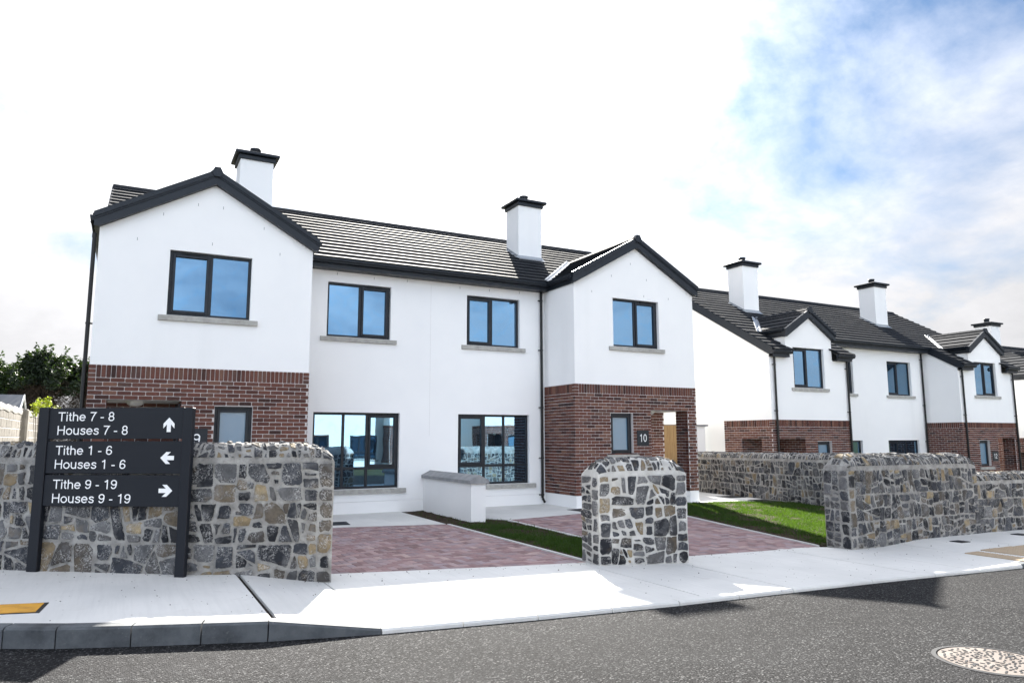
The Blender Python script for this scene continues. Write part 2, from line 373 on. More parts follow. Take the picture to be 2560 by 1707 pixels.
def build_ground():
    xs = [-600, -200, -80, -40, -12, -4, 0, 2, 4, 6, 8, 10, 12, 14, 15.9, 16.4, 16.9, 17.4, 22, 28, 32.2, 33, 33.8, 45, 60, 120, 300, 700]
    ys = [-600, -200, -80, -40, -26, -16, -9.5, -6.7, -6.2, -5.6, -4, -2, -.5, 2, 5, 9, 14, 22, 40, 90, 250, 700]
    m = MB(); m.v = [(x, y, terrain(x, y)) for y in ys for x in xs]; n = len(xs)
    m.f = [(j * n + i, j * n + i + 1, (j + 1) * n + i + 1, (j + 1) * n + i) for j in range(len(ys) - 1) for i in range(n - 1)]
    tag(m.obj('ground', 'field'), 'rough grassed ground around the houses', kind='structure')
build_ground()

KERB = [(-9.0, -1.2), (-6.2, -3.7), (-4.2, -5.2), (-2.6, -6.3), (-1.3, -7.08), (-.52, -7.46), (-.089, -7.66), (.257, -7.82), (.754, -7.99), (1.233, -8.13), (1.706, -8.27), (2.58, -8.42)]
KERB_R = [(2.58, -8.42), (4.0, -8.53), (5.58, -8.60), (7.19, -8.60), (8.51, -8.61), (9.67, -8.64), (11.52, -8.70), (14.0, -8.72), (18, -8.74), (26, -8.75), (45, -8.8)]
def build_road():
    pts = KERB + KERB_R[1:] + [(60, -8.8), (60, -17.5), (-30, -17.5), (-30, 10), (-14, 3.2)]
    m = MB(); m.poly([(x, y, Zr(x)) for x, y in pts][::-1])
    tag(m.obj('road', 'asphalt'), 'grey speckled asphalt road', kind='structure')
build_road()

def back_of_walls(x):
    """rear edge of the footpath (front of the garden walls)"""
    P = [(-9, .9), (-.472, -4.70), (1.305, -5.82), (2.70, -6.2), (2.72, -5.78), (5.7, -6.22), (7.4, -6.27), (10.4, -6.35), (10.6, -6.7), (14.5, -6.4), (18.5, -6.3), (45, -6.3)]
    for (a, b), (c, d) in zip(P, P[1:]):
        if a <= x <= c: return b + (d - b) * (x - a) / max(1e-6, c - a)
    return -6.3
def interp(P, x):
    for (a, b), (c, d) in zip(P, P[1:]):
        if a <= x <= c: return b + (d - b) * (x - a) / (c - a)
    return P[-1][1]
def build_footpath():
    par = empty('footpath'); tag(par, 'pale brushed concrete footpath', kind='structure')
    K = KERB + KERB_R[1:]
    joints = [-9, -6, -3, -.6, 1.752, 1.786, 2.63, 5.96, 7.19, 9.5, 10.47, 11.75, 13.3, 15.2, 18, 24, 32, 44]
    for a, b in zip(joints, joints[1:]):
        if b - a < .05:                                   # dark movement joint
            m = MB(); zz = .02
            m.poly([(a, interp(K, a) + .12, Zpav(a) - zz), (b, interp(K, b) + .12, Zpav(b) - zz), (b, -6.05, Zpav(b) - zz), (a, -6.05, Zpav(a) - zz)])
            m.obj('movement_joint', 'sand', par); continue
        g = .008; xs = sorted(set([a + g, b - g] + [x for x in (1.75, 2.7, 2.72, 10.6, 11.4, 12.4) if a + g < x < b - g] + [a + (b - a) * k / 4 for k in (1, 2, 3)] ))
        m = MB()
        for x, y in zip(xs, xs[1:]):
            f0, f1 = interp(K, x) + .13, interp(K, y) + .13; r0, r1 = back_of_walls(x) + .04, back_of_walls(y) + .04
            z0, z1 = Zpav(x), Zpav(y)
            m.quad((x, f0, z0 + .002), (y, f1, z1 + .002), (y, r1, z1), (x, r0, z0))
            m.quad((x, f0, z0 - .12), (y, f1, z1 - .12), (y, f1, z1 + .002), (x, f0, z0 + .002))
        for x in (xs[0], xs[-1]):
            m.quad((x, interp(K, x) + .13, Zpav(x) - .1), (x, back_of_walls(x) + .04, Zpav(x) - .1), (x, back_of_walls(x) + .04, Zpav(x)), (x, interp(K, x) + .13, Zpav(x) + .002))
        m.obj('slab', 'concrete', par)
build_footpath()

def build_kerbs():
    par = empty('kerb'); tag(par, 'grey precast concrete kerb stones', kind='structure')
    pts = KERB + KERB_R[1:]
    def top(x):
        if x < 1.706: return Zr(x) + .15
        if x < 2.58: return Zr(x) + .15 - .11 * (x - 1.706) / .874
        if x < 11.4: return Zr(x) + .042
        return Zr(x) + .042 + .06 * min(1, (x - 11.4))
    segs = []
    for (a, b) in zip(pts, pts[1:]):
        L = math.dist(a, b); n = max(1, round(L / .92)) if a[0] > 2.5 else max(1, round(L / .9))
        for k in range(n):
            t0, t1 = k / n, (k + 1) / n
            segs.append(((a[0] + (b[0] - a[0]) * t0, a[1] + (b[1] - a[1]) * t0), (a[0] + (b[0] - a[0]) * t1, a[1] + (b[1] - a[1]) * t1)))
    for p, q in segs:
        if p[0] > 30: continue
        d = Vector((q[0] - p[0], q[1] - p[1])).normalized(); n = Vector((-d.y, d.x))
        a = Vector(p) + d * .005; b = Vector(q) - d * .005; m = MB()
        prof = [(0.0, -.2), (0.0, -.018), (.018, 0.0), (.128, .002), (.128, -.2)]
        A = []
        for c in (a, b):
            for w, z in prof:
                h = top(c.x); zz = h + z if z > -.1 else Zr(c.x) - .15
                A.append((c.x + n.x * w, c.y + n.y * w, zz))
        m.add(A, [(0, 5, 6, 1), (1, 6, 7, 2), (2, 7, 8, 3), (3, 8, 9, 4), (0, 1, 2, 3, 4), (9, 8, 7, 6, 5)])
        m.obj('kerb_stone', 'kerb' if p[0] < 2.5 or p[0] > 11.3 else 'concrete', par)
build_kerbs()

# ------------------------------------------------------------------ polygons, pavers, lawns
def inside(P, x, y):
    r = False; j = len(P) - 1
    for i in range(len(P)):
        if (P[i][1] > y) != (P[j][1] > y) and x < (P[j][0] - P[i][0]) * (y - P[i][1]) / (P[j][1] - P[i][1]) + P[i][0]: r = not r
        j = i
    return r
def clip_half(poly, px, py, nx, ny):
    """keep the side where (p - (px,py)).n <= 0"""
    out = []
    for i in range(len(poly)):
        a, b = poly[i], poly[(i + 1) % len(poly)]
        da = (a[0] - px) * nx + (a[1] - py) * ny; db = (b[0] - px) * nx + (b[1] - py) * ny
        if da <= 0: out.append(a)
        if (da < 0 < db) or (db < 0 < da):
            t = da / (da - db); out.append((a[0] + (b[0] - a[0]) * t, a[1] + (b[1] - a[1]) * t))
    return out
def sheet(name, pts, mat, dz=0.0, label=None, depth=.12, step=None):
    m = MB(); n = len(pts)
    top = [(x, y, G(x, y) + dz) for x, y in pts]
    if step:
        bm = bmesh.new(); vs_ = [bm.verts.new((x, y, 0)) for x, y in pts]; bm.faces.new(vs_)
        x0, x1 = min(p[0] for p in pts), max(p[0] for p in pts); y0, y1 = min(p[1] for p in pts), max(p[1] for p in pts)
        for k in range(1, int((x1 - x0) / step) + 1): bmesh.ops.bisect_plane(bm, geom=bm.verts[:] + bm.edges[:] + bm.faces[:], plane_co=(x0 + k * step, 0, 0), plane_no=(1, 0, 0))
        for k in range(1, int((y1 - y0) / step) + 1): bmesh.ops.bisect_plane(bm, geom=bm.verts[:] + bm.edges[:] + bm.faces[:], plane_co=(0, y0 + k * step, 0), plane_no=(0, 1, 0))
        for v in bm.verts: v.co.z = G(v.co.x, v.co.y) + dz + (random.uniform(-.012, .016) if mat == 'soil' else 0)
        bm.verts.index_update(); m.add([v.co for v in bm.verts], [[v.index for v in f.verts] for f in bm.faces]); bm.free()
    else: m.poly(top)
    m.add(top + [(x, y, z - depth) for x, y, z in top], [(i, (i + 1) % n, n + (i + 1) % n, n + i) for i in range(n)])
    o = m.obj(name, mat)
    if label: tag(o, label, kind='structure')
    return o
random.seed(4)
DRIVE_A = [(2.78, -5.80), (6.09, -6.27), (6.13, -1.33), (2.74, -.50)]
DRIVE_B = [(7.44, -6.30), (10.38, -6.36), (11.52, -.76), (9.57, -.96), (7.56, -1.26)]
def paver_template():
    m = MB(); c = .007; x, y = .0965, .0465
    lo = [(-x, -y), (x, -y), (x, y), (-x, y)]; hi = [(-x + c, -y + c), (x - c, -y + c), (x - c, y - c), (-x + c, y - c)]
    m.add([(a, b, -.03) for a, b in lo] + [(a, b, -.004) for a, b in lo] + [(a, b, 0) for a, b in hi],
          [(0, 1, 5, 4), (1, 2, 6, 5), (2, 3, 7, 6), (3, 0, 4, 7), (4, 5, 9, 8), (5, 6, 10, 9), (6, 7, 11, 10), (7, 4, 8, 11), (8, 9, 10, 11)])
    return m
PAV = paver_template(); PAVM = PAV.mesh('paver', 'paver', fix=True)
def driveway(name, label, poly, ox, oy):
    base = sheet(name, poly, 'sand', -.022, label, step=.3)
    joined = MB(); whole = []
    x0, x1 = min(p[0] for p in poly), max(p[0] for p in poly); y0, y1 = min(p[1] for p in poly), max(p[1] for p in poly)
    for i in range(int((x1 - x0) / .1) + 3):
        for j in range(int((y1 - y0) / .1) + 3):
            c = (i - j) % 4; X = x0 - .1 + i * .1 + ox; Y = y0 - .1 + j * .1 + oy
            if c == 0: cx, cy, rot = X + .1, Y + .05, 0
            elif c == 2: cx, cy, rot = X + .05, Y, 1
            else: continue
            hx, hy = (.1, .05) if not rot else (.05, .1)
            corners = [(cx - hx, cy - hy), (cx + hx, cy - hy), (cx + hx, cy + hy), (cx - hx, cy + hy)]
            k = sum(inside(poly, *q) for q in corners)
            if k == 4: whole.append((cx, cy, rot))
            else:
                pc = [(cx - hx + .0015, cy - hy + .0015), (cx + hx - .0015, cy - hy + .0015), (cx + hx - .0015, cy + hy - .0015), (cx - hx + .0015, cy + hy - .0015)]
                n = len(poly)
                for q in range(n):
                    a, b = poly[q], poly[(q + 1) % n]; pc = clip_half(pc, a[0], a[1], b[1] - a[1], a[0] - b[0])
                    if len(pc) < 3: break
                if len(pc) >= 3 and abs(sum(pc[q][0] * pc[(q + 1) % len(pc)][1] - pc[(q + 1) % len(pc)][0] * pc[q][1] for q in range(len(pc)))) > .0012:
                    joined.prism([(a, b, G(a, b) - .03) for a, b in pc], (0, 0, .03))
    whole.sort(key=lambda p: (p[0] - CAM.x) ** 2 + (p[1] - CAM.y) ** 2 + (30 if inside([(2, -7), (3.0, -5.6), (4.3, -1), (2, -1)], p[0], p[1]) else 0))
    for k, (cx, cy, rot) in enumerate(whole):
        z = G(cx, cy) + random.uniform(-.0015, .0015)
        if k < 290:
            o = link('paver', PAVM, base, (cx, cy, z)); o.rotation_euler = (random.uniform(-.006, .006), random.uniform(-.006, .006), rot * math.pi / 2)
        else:
            ca, sa = (1, 0) if not rot else (0, 1); joined.add([(cx + a * ca - b * sa, cy + a * sa + b * ca, z + c) for a, b, c in PAV.v], PAV.f)
    tag(joined.obj('paver_field', 'paverj', base), kind='stuff')
    return base
driveway('driveway', 'red herringbone block driveway between the signed stone wall and the stone pier', DRIVE_A, .03, .04)
driveway('driveway', 'red herringbone block driveway behind the stone pier', DRIVE_B, .05, .02)
def edging(a, b, w=.05):
    a, b = Vector(a), Vector(b); d = (b - a); L = d.length; d.normalize(); n = Vector((-d.y, d.x)); k = max(1, round(L / .92))
    for i in range(k):
        p = a + d * (L * i / k + .003); q = a + d * (L * (i + 1) / k - .003); m = MB()
        for s_ in (0,):
            P = [p, q, q + n * w, p + n * w]
            m.prism([(v.x, v.y, G(v.x, v.y) - .12) for v in P], (0, 0, .127))
        m.obj('edging_stone', 'concrete', EDGE)
EDGE = empty('path_edging'); tag(EDGE, 'thin concrete edging strips beside the driveways', kind='structure')
edging((6.185, -6.2), (6.195, -1.36)); edging((7.42, -6.2), (7.53, -1.3)); edging((10.50, -6.25), (11.62, -.72))
sheet('house_path', [(-1.8, -.02), (-1.8, -.5), (2.74, -.49), (6.13, -1.32), (6.14, 1.42), (3.73, 1.42), (3.73, .03), (-1.8, .03)], 'concrete', .004, 'pale concrete path under the front windows of number 9')
sheet('house_path', [(7.06, -.62), (7.57, -1.25), (9.57, -.95), (11.53, -.75), (11.66, -.62), (13.2, -.1), (14.85, -.43), (15.72, -1.2), (16.1, 3.3), (13.7, 3.3), (13.7, .03), (9.98, .03), (9.98, 1.42), (7.06, 1.42)], 'concrete', .004, 'pale concrete path around the brick front of number 10')

LAWNS = [('lawn_bed', 'narrow bed of grass and bare soil between the two driveways', [(6.20, -6.25), (7.41, -6.27), (7.55, -1.27), (7.06, -.63), (7.06, 1.4), (6.14, 1.4), (6.14, -1.3), (6.19, -1.36)]),
         ('lawn_bed', 'lawn in front of the long stone boundary wall', [(10.56, -6.3), (15.76, -6.2), (15.72, -1.2), (14.85, -.44), (13.2, -.11), (11.68, -.63)])]
def build_lawns():
    rnd = random.Random(11)
    for k, (nm, lab, P) in enumerate(LAWNS):
        sheet(nm, P, 'soil', -.012, lab, step=.22)
        m = MB(); x0, x1 = min(p[0] for p in P), max(p[0] for p in P); y0, y1 = min(p[1] for p in P), max(p[1] for p in P)
        n = int((x1 - x0) * (y1 - y0) * (4200 if k == 0 else 3200))
        for _ in range(n):
            x, y = rnd.uniform(x0, x1), rnd.uniform(y0, y1)
            if not inside(P, x, y): continue
            # patchy sowing: bare soil by the edges and near the house
            w = math.sin(x * 2.3 + 1.1) * math.sin(y * 1.7 + .4) + .6 * math.sin(x * 5.1 + y * 3.7) + .4 * math.sin(x * 9 - y * 7)
            if k == 0: dens = .95 if y < -2.6 else (.95 - .85 * (y + 2.6) / 1.2 if y < -1.4 else .035)
            else: dens = .95
            edge = min(abs(y - y1), 1)
            if k == 0:
                e = min(x - 6.2, 7.45 - x); dens *= min(1, max(.05, e / .22))
            else:
                t = (y + 6.3) / 5.6; e = x - (10.56 + 1.12 * t); dens *= min(1, max(.08, e / .35))
            if w < -.45: dens *= .22
            if rnd.random() > dens: continue
            h = rnd.uniform(.02, .055) * (1.5 if rnd.random() < .06 else 1); a = rnd.uniform(0, 6.283); b = rnd.uniform(.003, .006); lx, ly = rnd.gauss(0, .4) * h, rnd.gauss(0, .4) * h
            z = G(x, y) - .012; ca, sa = math.cos(a) * b, math.sin(a) * b
            m.add([(x - ca, y - sa, z), (x + ca, y + sa, z), (x + lx * .5 + ca * .7, y + ly * .5 + sa * .7, z + h * .6), (x + lx, y + ly, z + h)], [(0, 1, 2), (0, 2, 3)])
        o = m.obj('grass', 'grass', fix=False)
        tag(o, ['short green grass in the bed between the driveways', 'short green grass on the lawn by the boundary wall'][k], 'grass', kind='stuff')
        # crumbs of earth
        s = MB()
        for _ in range(260 if k == 0 else 420):
            x, y = rnd.uniform(x0, x1), rnd.uniform(y0, y1)
            if not inside(P, x, y): continue
            r = rnd.uniform(.006, .022); z = G(x, y) - .01
            vs_ = [(x + r * rnd.uniform(.6, 1.2) * math.cos(t), y + r * rnd.uniform(.6, 1.2) * math.sin(t), z) for t in (0, 1.25, 2.5, 3.8, 5.0)]
            s.add(vs_ + [(x, y, z + r * rnd.uniform(.5, .9))], [(i, (i + 1) % 5, 5) for i in range(5)])
        tag(s.obj('soil_crumbs', 'soil'), ['loose crumbs of earth in the bed between the driveways', 'loose crumbs of earth on the lawn'][k], 'soil', kind='stuff')
build_lawns()

# ------------------------------------------------------------------ rubble stone walls
def inset(poly, g):
    """convex polygon moved in by g on every side (counter-clockwise input)"""
    out = poly
    for p, q in zip(poly, poly[1:] + poly[:1]):
        L = math.dist(p, q)
        if L < 1e-6: continue
        nx, ny = (q[1] - p[1]) / L, (p[0] - q[0]) / L; out = clip_half(out, p[0] - nx * g, p[1] - ny * g, nx, ny)
        if len(out) < 3: return []
    return out
def area(P): return .5 * abs(sum(P[k][0] * P[(k + 1) % len(P)][1] - P[(k + 1) % len(P)][0] * P[k][1] for k in range(len(P))))
def rubble(rnd, U, V, amin, amax, gap, quoins=None, edge=.004, lie=1.0, tilt=.20):
    """random rubble: the face is broken along crooked joints until every piece is a stone of its own size"""
    todo = []; cells = []; u0, u1 = edge, U - edge
    for side in (quoins or ()):                           # squared blocks up an edge
        w = min(.155, U * .45); v = edge; a, b = (u0, u0 + w) if side == 0 else (u1 - w, u1)
        while v < V - .06:
            h = min(rnd.uniform(.11, .25), V - edge - v); h = V - edge - v if V - edge - v - h < .07 else h
            j0, j1 = rnd.gauss(0, .012), rnd.gauss(0, .012); cells.append([(a, v), (b + (j0 if side == 0 else 0), v), (b + (j1 if side == 0 else 0), v + h), (a, v + h)] if side == 0 else [(a + j0, v), (b, v), (b, v + h), (a + j1, v + h)]); v += h
        if side == 0: u0 = b + .004
        else: u1 = a - .004
    v = edge; band = [(u0, edge)]                         # loose beds
    n = max(1, round(V / .38)); ys = [edge] + [V * k / n + rnd.gauss(0, .03) for k in range(1, n)] + [V - edge]
    m = max(1, round((u1 - u0) / .9)); xs = [u0] + [u0 + (u1 - u0) * k / m for k in range(1, m)] + [u1]
    for y0, y1 in zip(ys, ys[1:]):
        xx = [xs[0]] + [x + rnd.gauss(0, .12) for x in xs[1:-1]] + [xs[-1]]
        for x0, x1 in zip(xx, xx[1:]): todo.append([(x0, y0), (x1, y0), (x1, y1), (x0, y1)])
    while todo:
        P = todo.pop(); A = area(P)
        if A < 2.2e-4: continue
        t = amin * (amax / amin) ** (rnd.random() ** 1.25) * 1.15
        w = max(p[0] for p in P) - min(p[0] for p in P); h = max(p[1] for p in P) - min(p[1] for p in P)
        if A < t and max(w, h) < 2.6 * min(w, h): cells.append(P); continue
        if A < amin * 1.1: cells.append(P); continue
        ang = (0 if w * (1 / lie) > h * rnd.uniform(.75, 1.3) else math.pi / 2) + rnd.gauss(0, tilt)
        nx, ny = math.cos(ang), math.sin(ang); cx = sum(p[0] for p in P) / len(P) + rnd.uniform(-.16, .16) * w * abs(nx); cy = sum(p[1] for p in P) / len(P) + rnd.uniform(-.16, .16) * h * abs(ny)
        for sg in (1, -1):
            Q = clip_half(P, cx, cy, nx * sg, ny * sg)
            if len(Q) >= 3: todo.append(Q)
    out = []
    for P in cells:
        q = inset(P, gap * rnd.choice((.45, .7, .9, 1.1, 1.5, 2.1))); q = [a for a, b in zip(q, q[1:] + q[:1]) if math.dist(a, b) > .012]
        if len(q) < 3 or area(q) < 5e-4: continue
        c2 = []; n = len(q)
        for k in range(n):
            p0, p1, p2 = q[k - 1], q[k], q[(k + 1) % n]; f = rnd.choice((.03, .06, .10, .16, .26)) if n < 6 else rnd.uniform(.03, .12)
            e0, e1 = min(f, .055 / max(.01, math.dist(p0, p1))), min(f, .055 / max(.01, math.dist(p1, p2)))
            c2.append((p1[0] + (p0[0] - p1[0]) * e0, p1[1] + (p0[1] - p1[1]) * e0)); c2.append((p1[0] + (p2[0] - p1[0]) * e1, p1[1] + (p2[1] - p1[1]) * e1))
            if math.dist(p1, p2) > .11: c2.append(((p1[0] + p2[0]) / 2 + rnd.gauss(0, .005), (p1[1] + p2[1]) / 2 + rnd.gauss(0, .005)))
        c2 = [(a + rnd.gauss(0, .0032), b + rnd.gauss(0, .0032)) for a, b in c2]
        out.append((area(c2), c2))
    return out
def stone_object(rnd, poly, surf, parent, proud=(.006, .022), idx=0):
    cx = sum(p[0] for p in poly) / len(poly); cy = sum(p[1] for p in poly) / len(poly)
    C, N = surf(cx, cy); C = Vector(C); h = rnd.uniform(*proud); tx, ty = rnd.gauss(0, .05), rnd.gauss(0, .05)
    n = len(poly); V = []
    for f, d in ((1.0, -.012), (.975, h * .62), (.74, h)):
        for (a, b) in poly:
            u, v = cx + (a - cx) * f, cy + (b - cy) * f; P, M_ = surf(u, v)
            dd = d + ((u - cx) * tx + (v - cy) * ty if d > 0 else 0) + (rnd.gauss(0, .002) if d > 0 else 0)
            V.append(Vector(P) + Vector(M_) * max(dd, .002 if d > 0 else -1) - C)
    F = [(k, (k + 1) % n, n + (k + 1) % n, n + k) for k in range(n)] + [(n + k, n + (k + 1) % n, 2 * n + (k + 1) % n, 2 * n + k) for k in range(n)] + [tuple(range(2 * n, 3 * n))]
    m = MB(); m.v = [tuple(v) for v in V]; m.f = F
    me = m.mesh('stone', 'stone', fix=True); at = me.attributes.new('rim', 'FLOAT', 'POINT')
    at.data.foreach_set('value', [1.0] * n + [.82] * n + [0.0] * n)
    return link('stone', me, parent, C)
def stone_wall(name, label, path, back, thick, base, shoulder, rise, seed, r=(.006, .040), gap=.012, round_ends=(True, True), ends=(False, False), quoins=None, cap_r=(.007, .020), front_cover=(0, None), cat='wall', group=None, r0=.34, cap_front=.62, proud=(.006, .024), mortar='mortar'):
    """path: plan points of the front face; back: plan direction through the thickness; base/shoulder: heights along it"""
    rnd = random.Random(seed); par = empty(name, (*path[0], 0)); tag(par, label, cat, group); o0 = Vector((*path[0], 0))
    pts = [Vector(p) for p in path]; L = [0]
    for a, b in zip(pts, pts[1:]): L.append(L[-1] + (b - a).length)
    T = L[-1]; bk = Vector(back).normalized()
    def pos(u):
        u = min(max(u, 0), T)
        for k in range(len(pts) - 1):
            if u <= L[k + 1] + 1e-9: return pts[k].lerp(pts[k + 1], (u - L[k]) / (L[k + 1] - L[k]))
        return pts[-1]
    def tang(u):
        e = .15; d = pos(u + e) - pos(u - e); return d.normalized()
    zb = lambda u: base[0] + (base[1] - base[0]) * u / T
    zs = lambda u: shoulder[0] + (shoulder[1] - shoulder[0]) * u / T
    def dome(u, w):
        f = 1.0
        for side, e in ((0, u), (1, T - u)):
            if round_ends[side] and e < r0: f *= max(0.0, 1 - (1 - max(e, 0) / r0) ** 2.6) ** .5
        s = abs(2 * w / thick - 1); return zs(u) + rise * f * max(0.0, 1 - s ** 2.4) ** .52
    wob = lambda u, z: .006 * math.sin(u * 7.3 + seed) * math.sin(z * 9.1) + .005 * math.sin(u * 17 + z * 13)
    # mortar body
    m = MB(); us = []; n = max(6, int(T / .09))
    for k in range(n + 1): us.append(T * k / n)
    for side in (0, 1):
        if round_ends[side]:
            for q in (.012, .04, .08, .14, .22): us.append(q if side == 0 else T - q)
    us = sorted(set(round(u, 4) for u in us)); ring = []
    nv, nc = 7, 14
    for u in us:
        p = pos(u); t = tang(u); nrm = Vector((t.y, -t.x)); row = []
        for k in range(nv + 1):
            z = zb(u) - .15 + (zs(u) - zb(u) + .15) * k / nv; q = p + nrm * wob(u, z); row.append((q.x, q.y, z))
        for k in range(1, nc):
            w = thick * (.5 - .5 * math.cos(math.pi * k / nc)); q = p + bk * w; row.append((q.x, q.y, dome(u, w) + .5 * wob(u, w * 5)))
        for k in range(3):
            z = zs(u) - (zs(u) - zb(u) + .15) * k / 2; q = p + bk * thick; row.append((q.x, q.y, z))
        ring.append(row)
    nr = len(ring[0]); m.v = [(v[0] - o0.x, v[1] - o0.y, v[2]) for row in ring for v in row]
    m.f = [(i * nr + k, (i + 1) * nr + k, (i + 1) * nr + k + 1, i * nr + k + 1) for i in range(len(ring) - 1) for k in range(nr - 1)]
    m.f += [tuple(range(nr))[::-1], tuple(range((len(ring) - 1) * nr, len(ring) * nr))]
    m.obj('mortar_core', mortar, par, fix=True)
    # front face
    u1 = front_cover[1] or T; u0 = front_cover[0]; stones = []
    H = max(zs(0) - zb(0), zs(T) - zb(T))
    def s_front(u, v):
        u += u0; p = pos(u); t = tang(u); nn = Vector((t.y, -t.x)); z = zb(u) + v / H * (zs(u) - zb(u)); q = p + nn * wob(u, z)
        return (q.x - o0.x, q.y - o0.y, z), (nn.x, nn.y, 0)
    for ar, c in rubble(rnd, u1 - u0, H, r[0], r[1], gap, quoins=quoins): stones.append((ar * 1.2, c, s_front))
    # end faces
    for side in (0, 1):
        if not ends[side]: continue
        u = 0 if side == 0 else T; p = pos(u); sg = -1 if side == 0 else 1
        nn = Vector((bk.y, -bk.x)); nn = nn if nn.dot(tang(u)) * sg > 0 else -nn
        def s_end(w, v, u=u, p=p, nn=nn):
            q = p + bk * w; z = zb(u) + v / H * (zs(u) - zb(u)); return (q.x - o0.x, q.y - o0.y, z), (nn.x, nn.y, 0)
        for ar, c in rubble(rnd, thick, H, .012, .04, gap, quoins=(0,)): stones.append((ar, c, s_end))
    # cap
    W = thick * 1.25
    def s_cap(u, v):
        u = min(max(u + u0, .015), T - .015); w = thick * min(.985, max(.015, .5 - .5 * math.cos(math.pi * min(1, max(0, v / W)))))
        p = pos(u) + bk * w; e = .012; z = dome(u, w)
        du = Vector((*(pos(u + e) - pos(u - e)), dome(u + e, w) - dome(u - e, w))); dw = Vector((bk.x * 2 * e, bk.y * 2 * e, dome(u, w + e) - dome(u, w - e)))
        nn = du.cross(dw).normalized(); nn = nn if nn.z > 0 else -nn
        return (p.x - o0.x, p.y - o0.y, z), nn
    for ar, c in rubble(rnd, u1 - u0, W * cap_front, cap_r[0], cap_r[1], gap * 1.0, lie=.8): stones.append((ar, c, s_cap))
    stones.sort(key=lambda s: -s[0]); rear = []
    def s_rear(u, v):
        u = T - u; p = pos(u) + bk * thick; t = tang(u); z = zb(u) + v / H * (zs(u) - zb(u)); return (p.x - o0.x, p.y - o0.y, z), (-t.y, t.x, 0)
    for ar, c in rubble(rnd, T, H, .012, .05, gap): rear.append((ar, c, s_rear))
    extra = rear
    for a, b in ((0, u0), (u1, T)):                       # stretches outside the picture
        if b - a < .05: continue
        for ar, c in rubble(rnd, b - a, H, .012, .06, gap): extra.append((ar, c, lambda u, v, a=a: s_front(u + a - u0, v)))
        for ar, c in rubble(rnd, b - a, W * cap_front, cap_r[0], cap_r[1], gap, lie=.8): extra.append((ar, c, lambda u, v, a=a: s_cap(u + a - u0, v)))
    for ar, c, s in stones[:298]: stone_object(rnd, c, s, par, proud)
    if True:
        rest = MB()
        for ar, c, s in stones[298:] + extra:
            cx = sum(p[0] for p in c) / len(c); cy = sum(p[1] for p in c) / len(c); k = len(c); vv = []
            for f, d in ((1, -.01), (.9, .008)):
                for a, b in c:
                    P, N = s(cx + (a - cx) * f, cy + (b - cy) * f); vv.append(Vector(P) + Vector(N) * d)
            rest.add(vv, [(i, (i + 1) % k, k + (i + 1) % k, k + i) for i in range(k)] + [tuple(range(k, 2 * k))])
        tag(rest.obj('small_stones', 'stonej', par), kind='stuff')
    return par
PILLAR = stone_wall('stone_pier', 'short free-standing rubble stone pier with rounded top between the driveways', [(6.085, -6.50), (7.32, -6.78)], (.04, 1), .42, (-.285, -.31), (.85, .86), .215, 7, r=(.010, .075), gap=.0125, ends=(True, False), quoins=(1, 0), cat='stone pier', proud=(.008, .026), mortar='mortar_pale')
stone_wall('stone_wall', 'rubble stone garden wall behind the black direction sign', [(-2.6, -3.50), (-.472, -4.777), (1.305, -5.88), (2.70, -6.27)], (.10, 1), .46, (-.06, -.22), (1.10, 1.085), .205, 21, r=(.013, .120), gap=.0120, round_ends=(False, True), r0=.5, quoins=(1,), front_cover=(1.75, None), cap_r=(.009, .026))
stone_wall('stone_wall', 'tall rubble stone wall beside the lawn, with squared corner blocks at its driveway end', [(10.57, -6.79), (12.4, -6.66), (14.46, -6.52)], (-.05, 1), .44, (-.37, -.45), (.835, .80), .235, 33, r=(.013, .075), gap=.0110, ends=(True, True), quoins=(0, 1))
stone_wall('stone_wall', 'low rubble stone wall stepping down beyond the tall one', [(14.47, -6.50), (18.5, -6.42)], (0, 1), .42, (-.45, -.53), (.49, .44), .19, 45, r=(.013, .070), gap=.0110, round_ends=(False, False), front_cover=(0, 2.9))
stone_wall('stone_wall', 'long rubble stone boundary wall running back beside the brick porch of number 10', [(16.25, 3.35), (15.72, -1.2), (15.80, -3.5)], (1, .05), .42, (-.29, -.40), (.70, .76), .205, 57, r=(.016, .085), gap=.0120, round_ends=(True, False), front_cover=(0, 6.6), cap_r=(.009, .026), r0=.25)

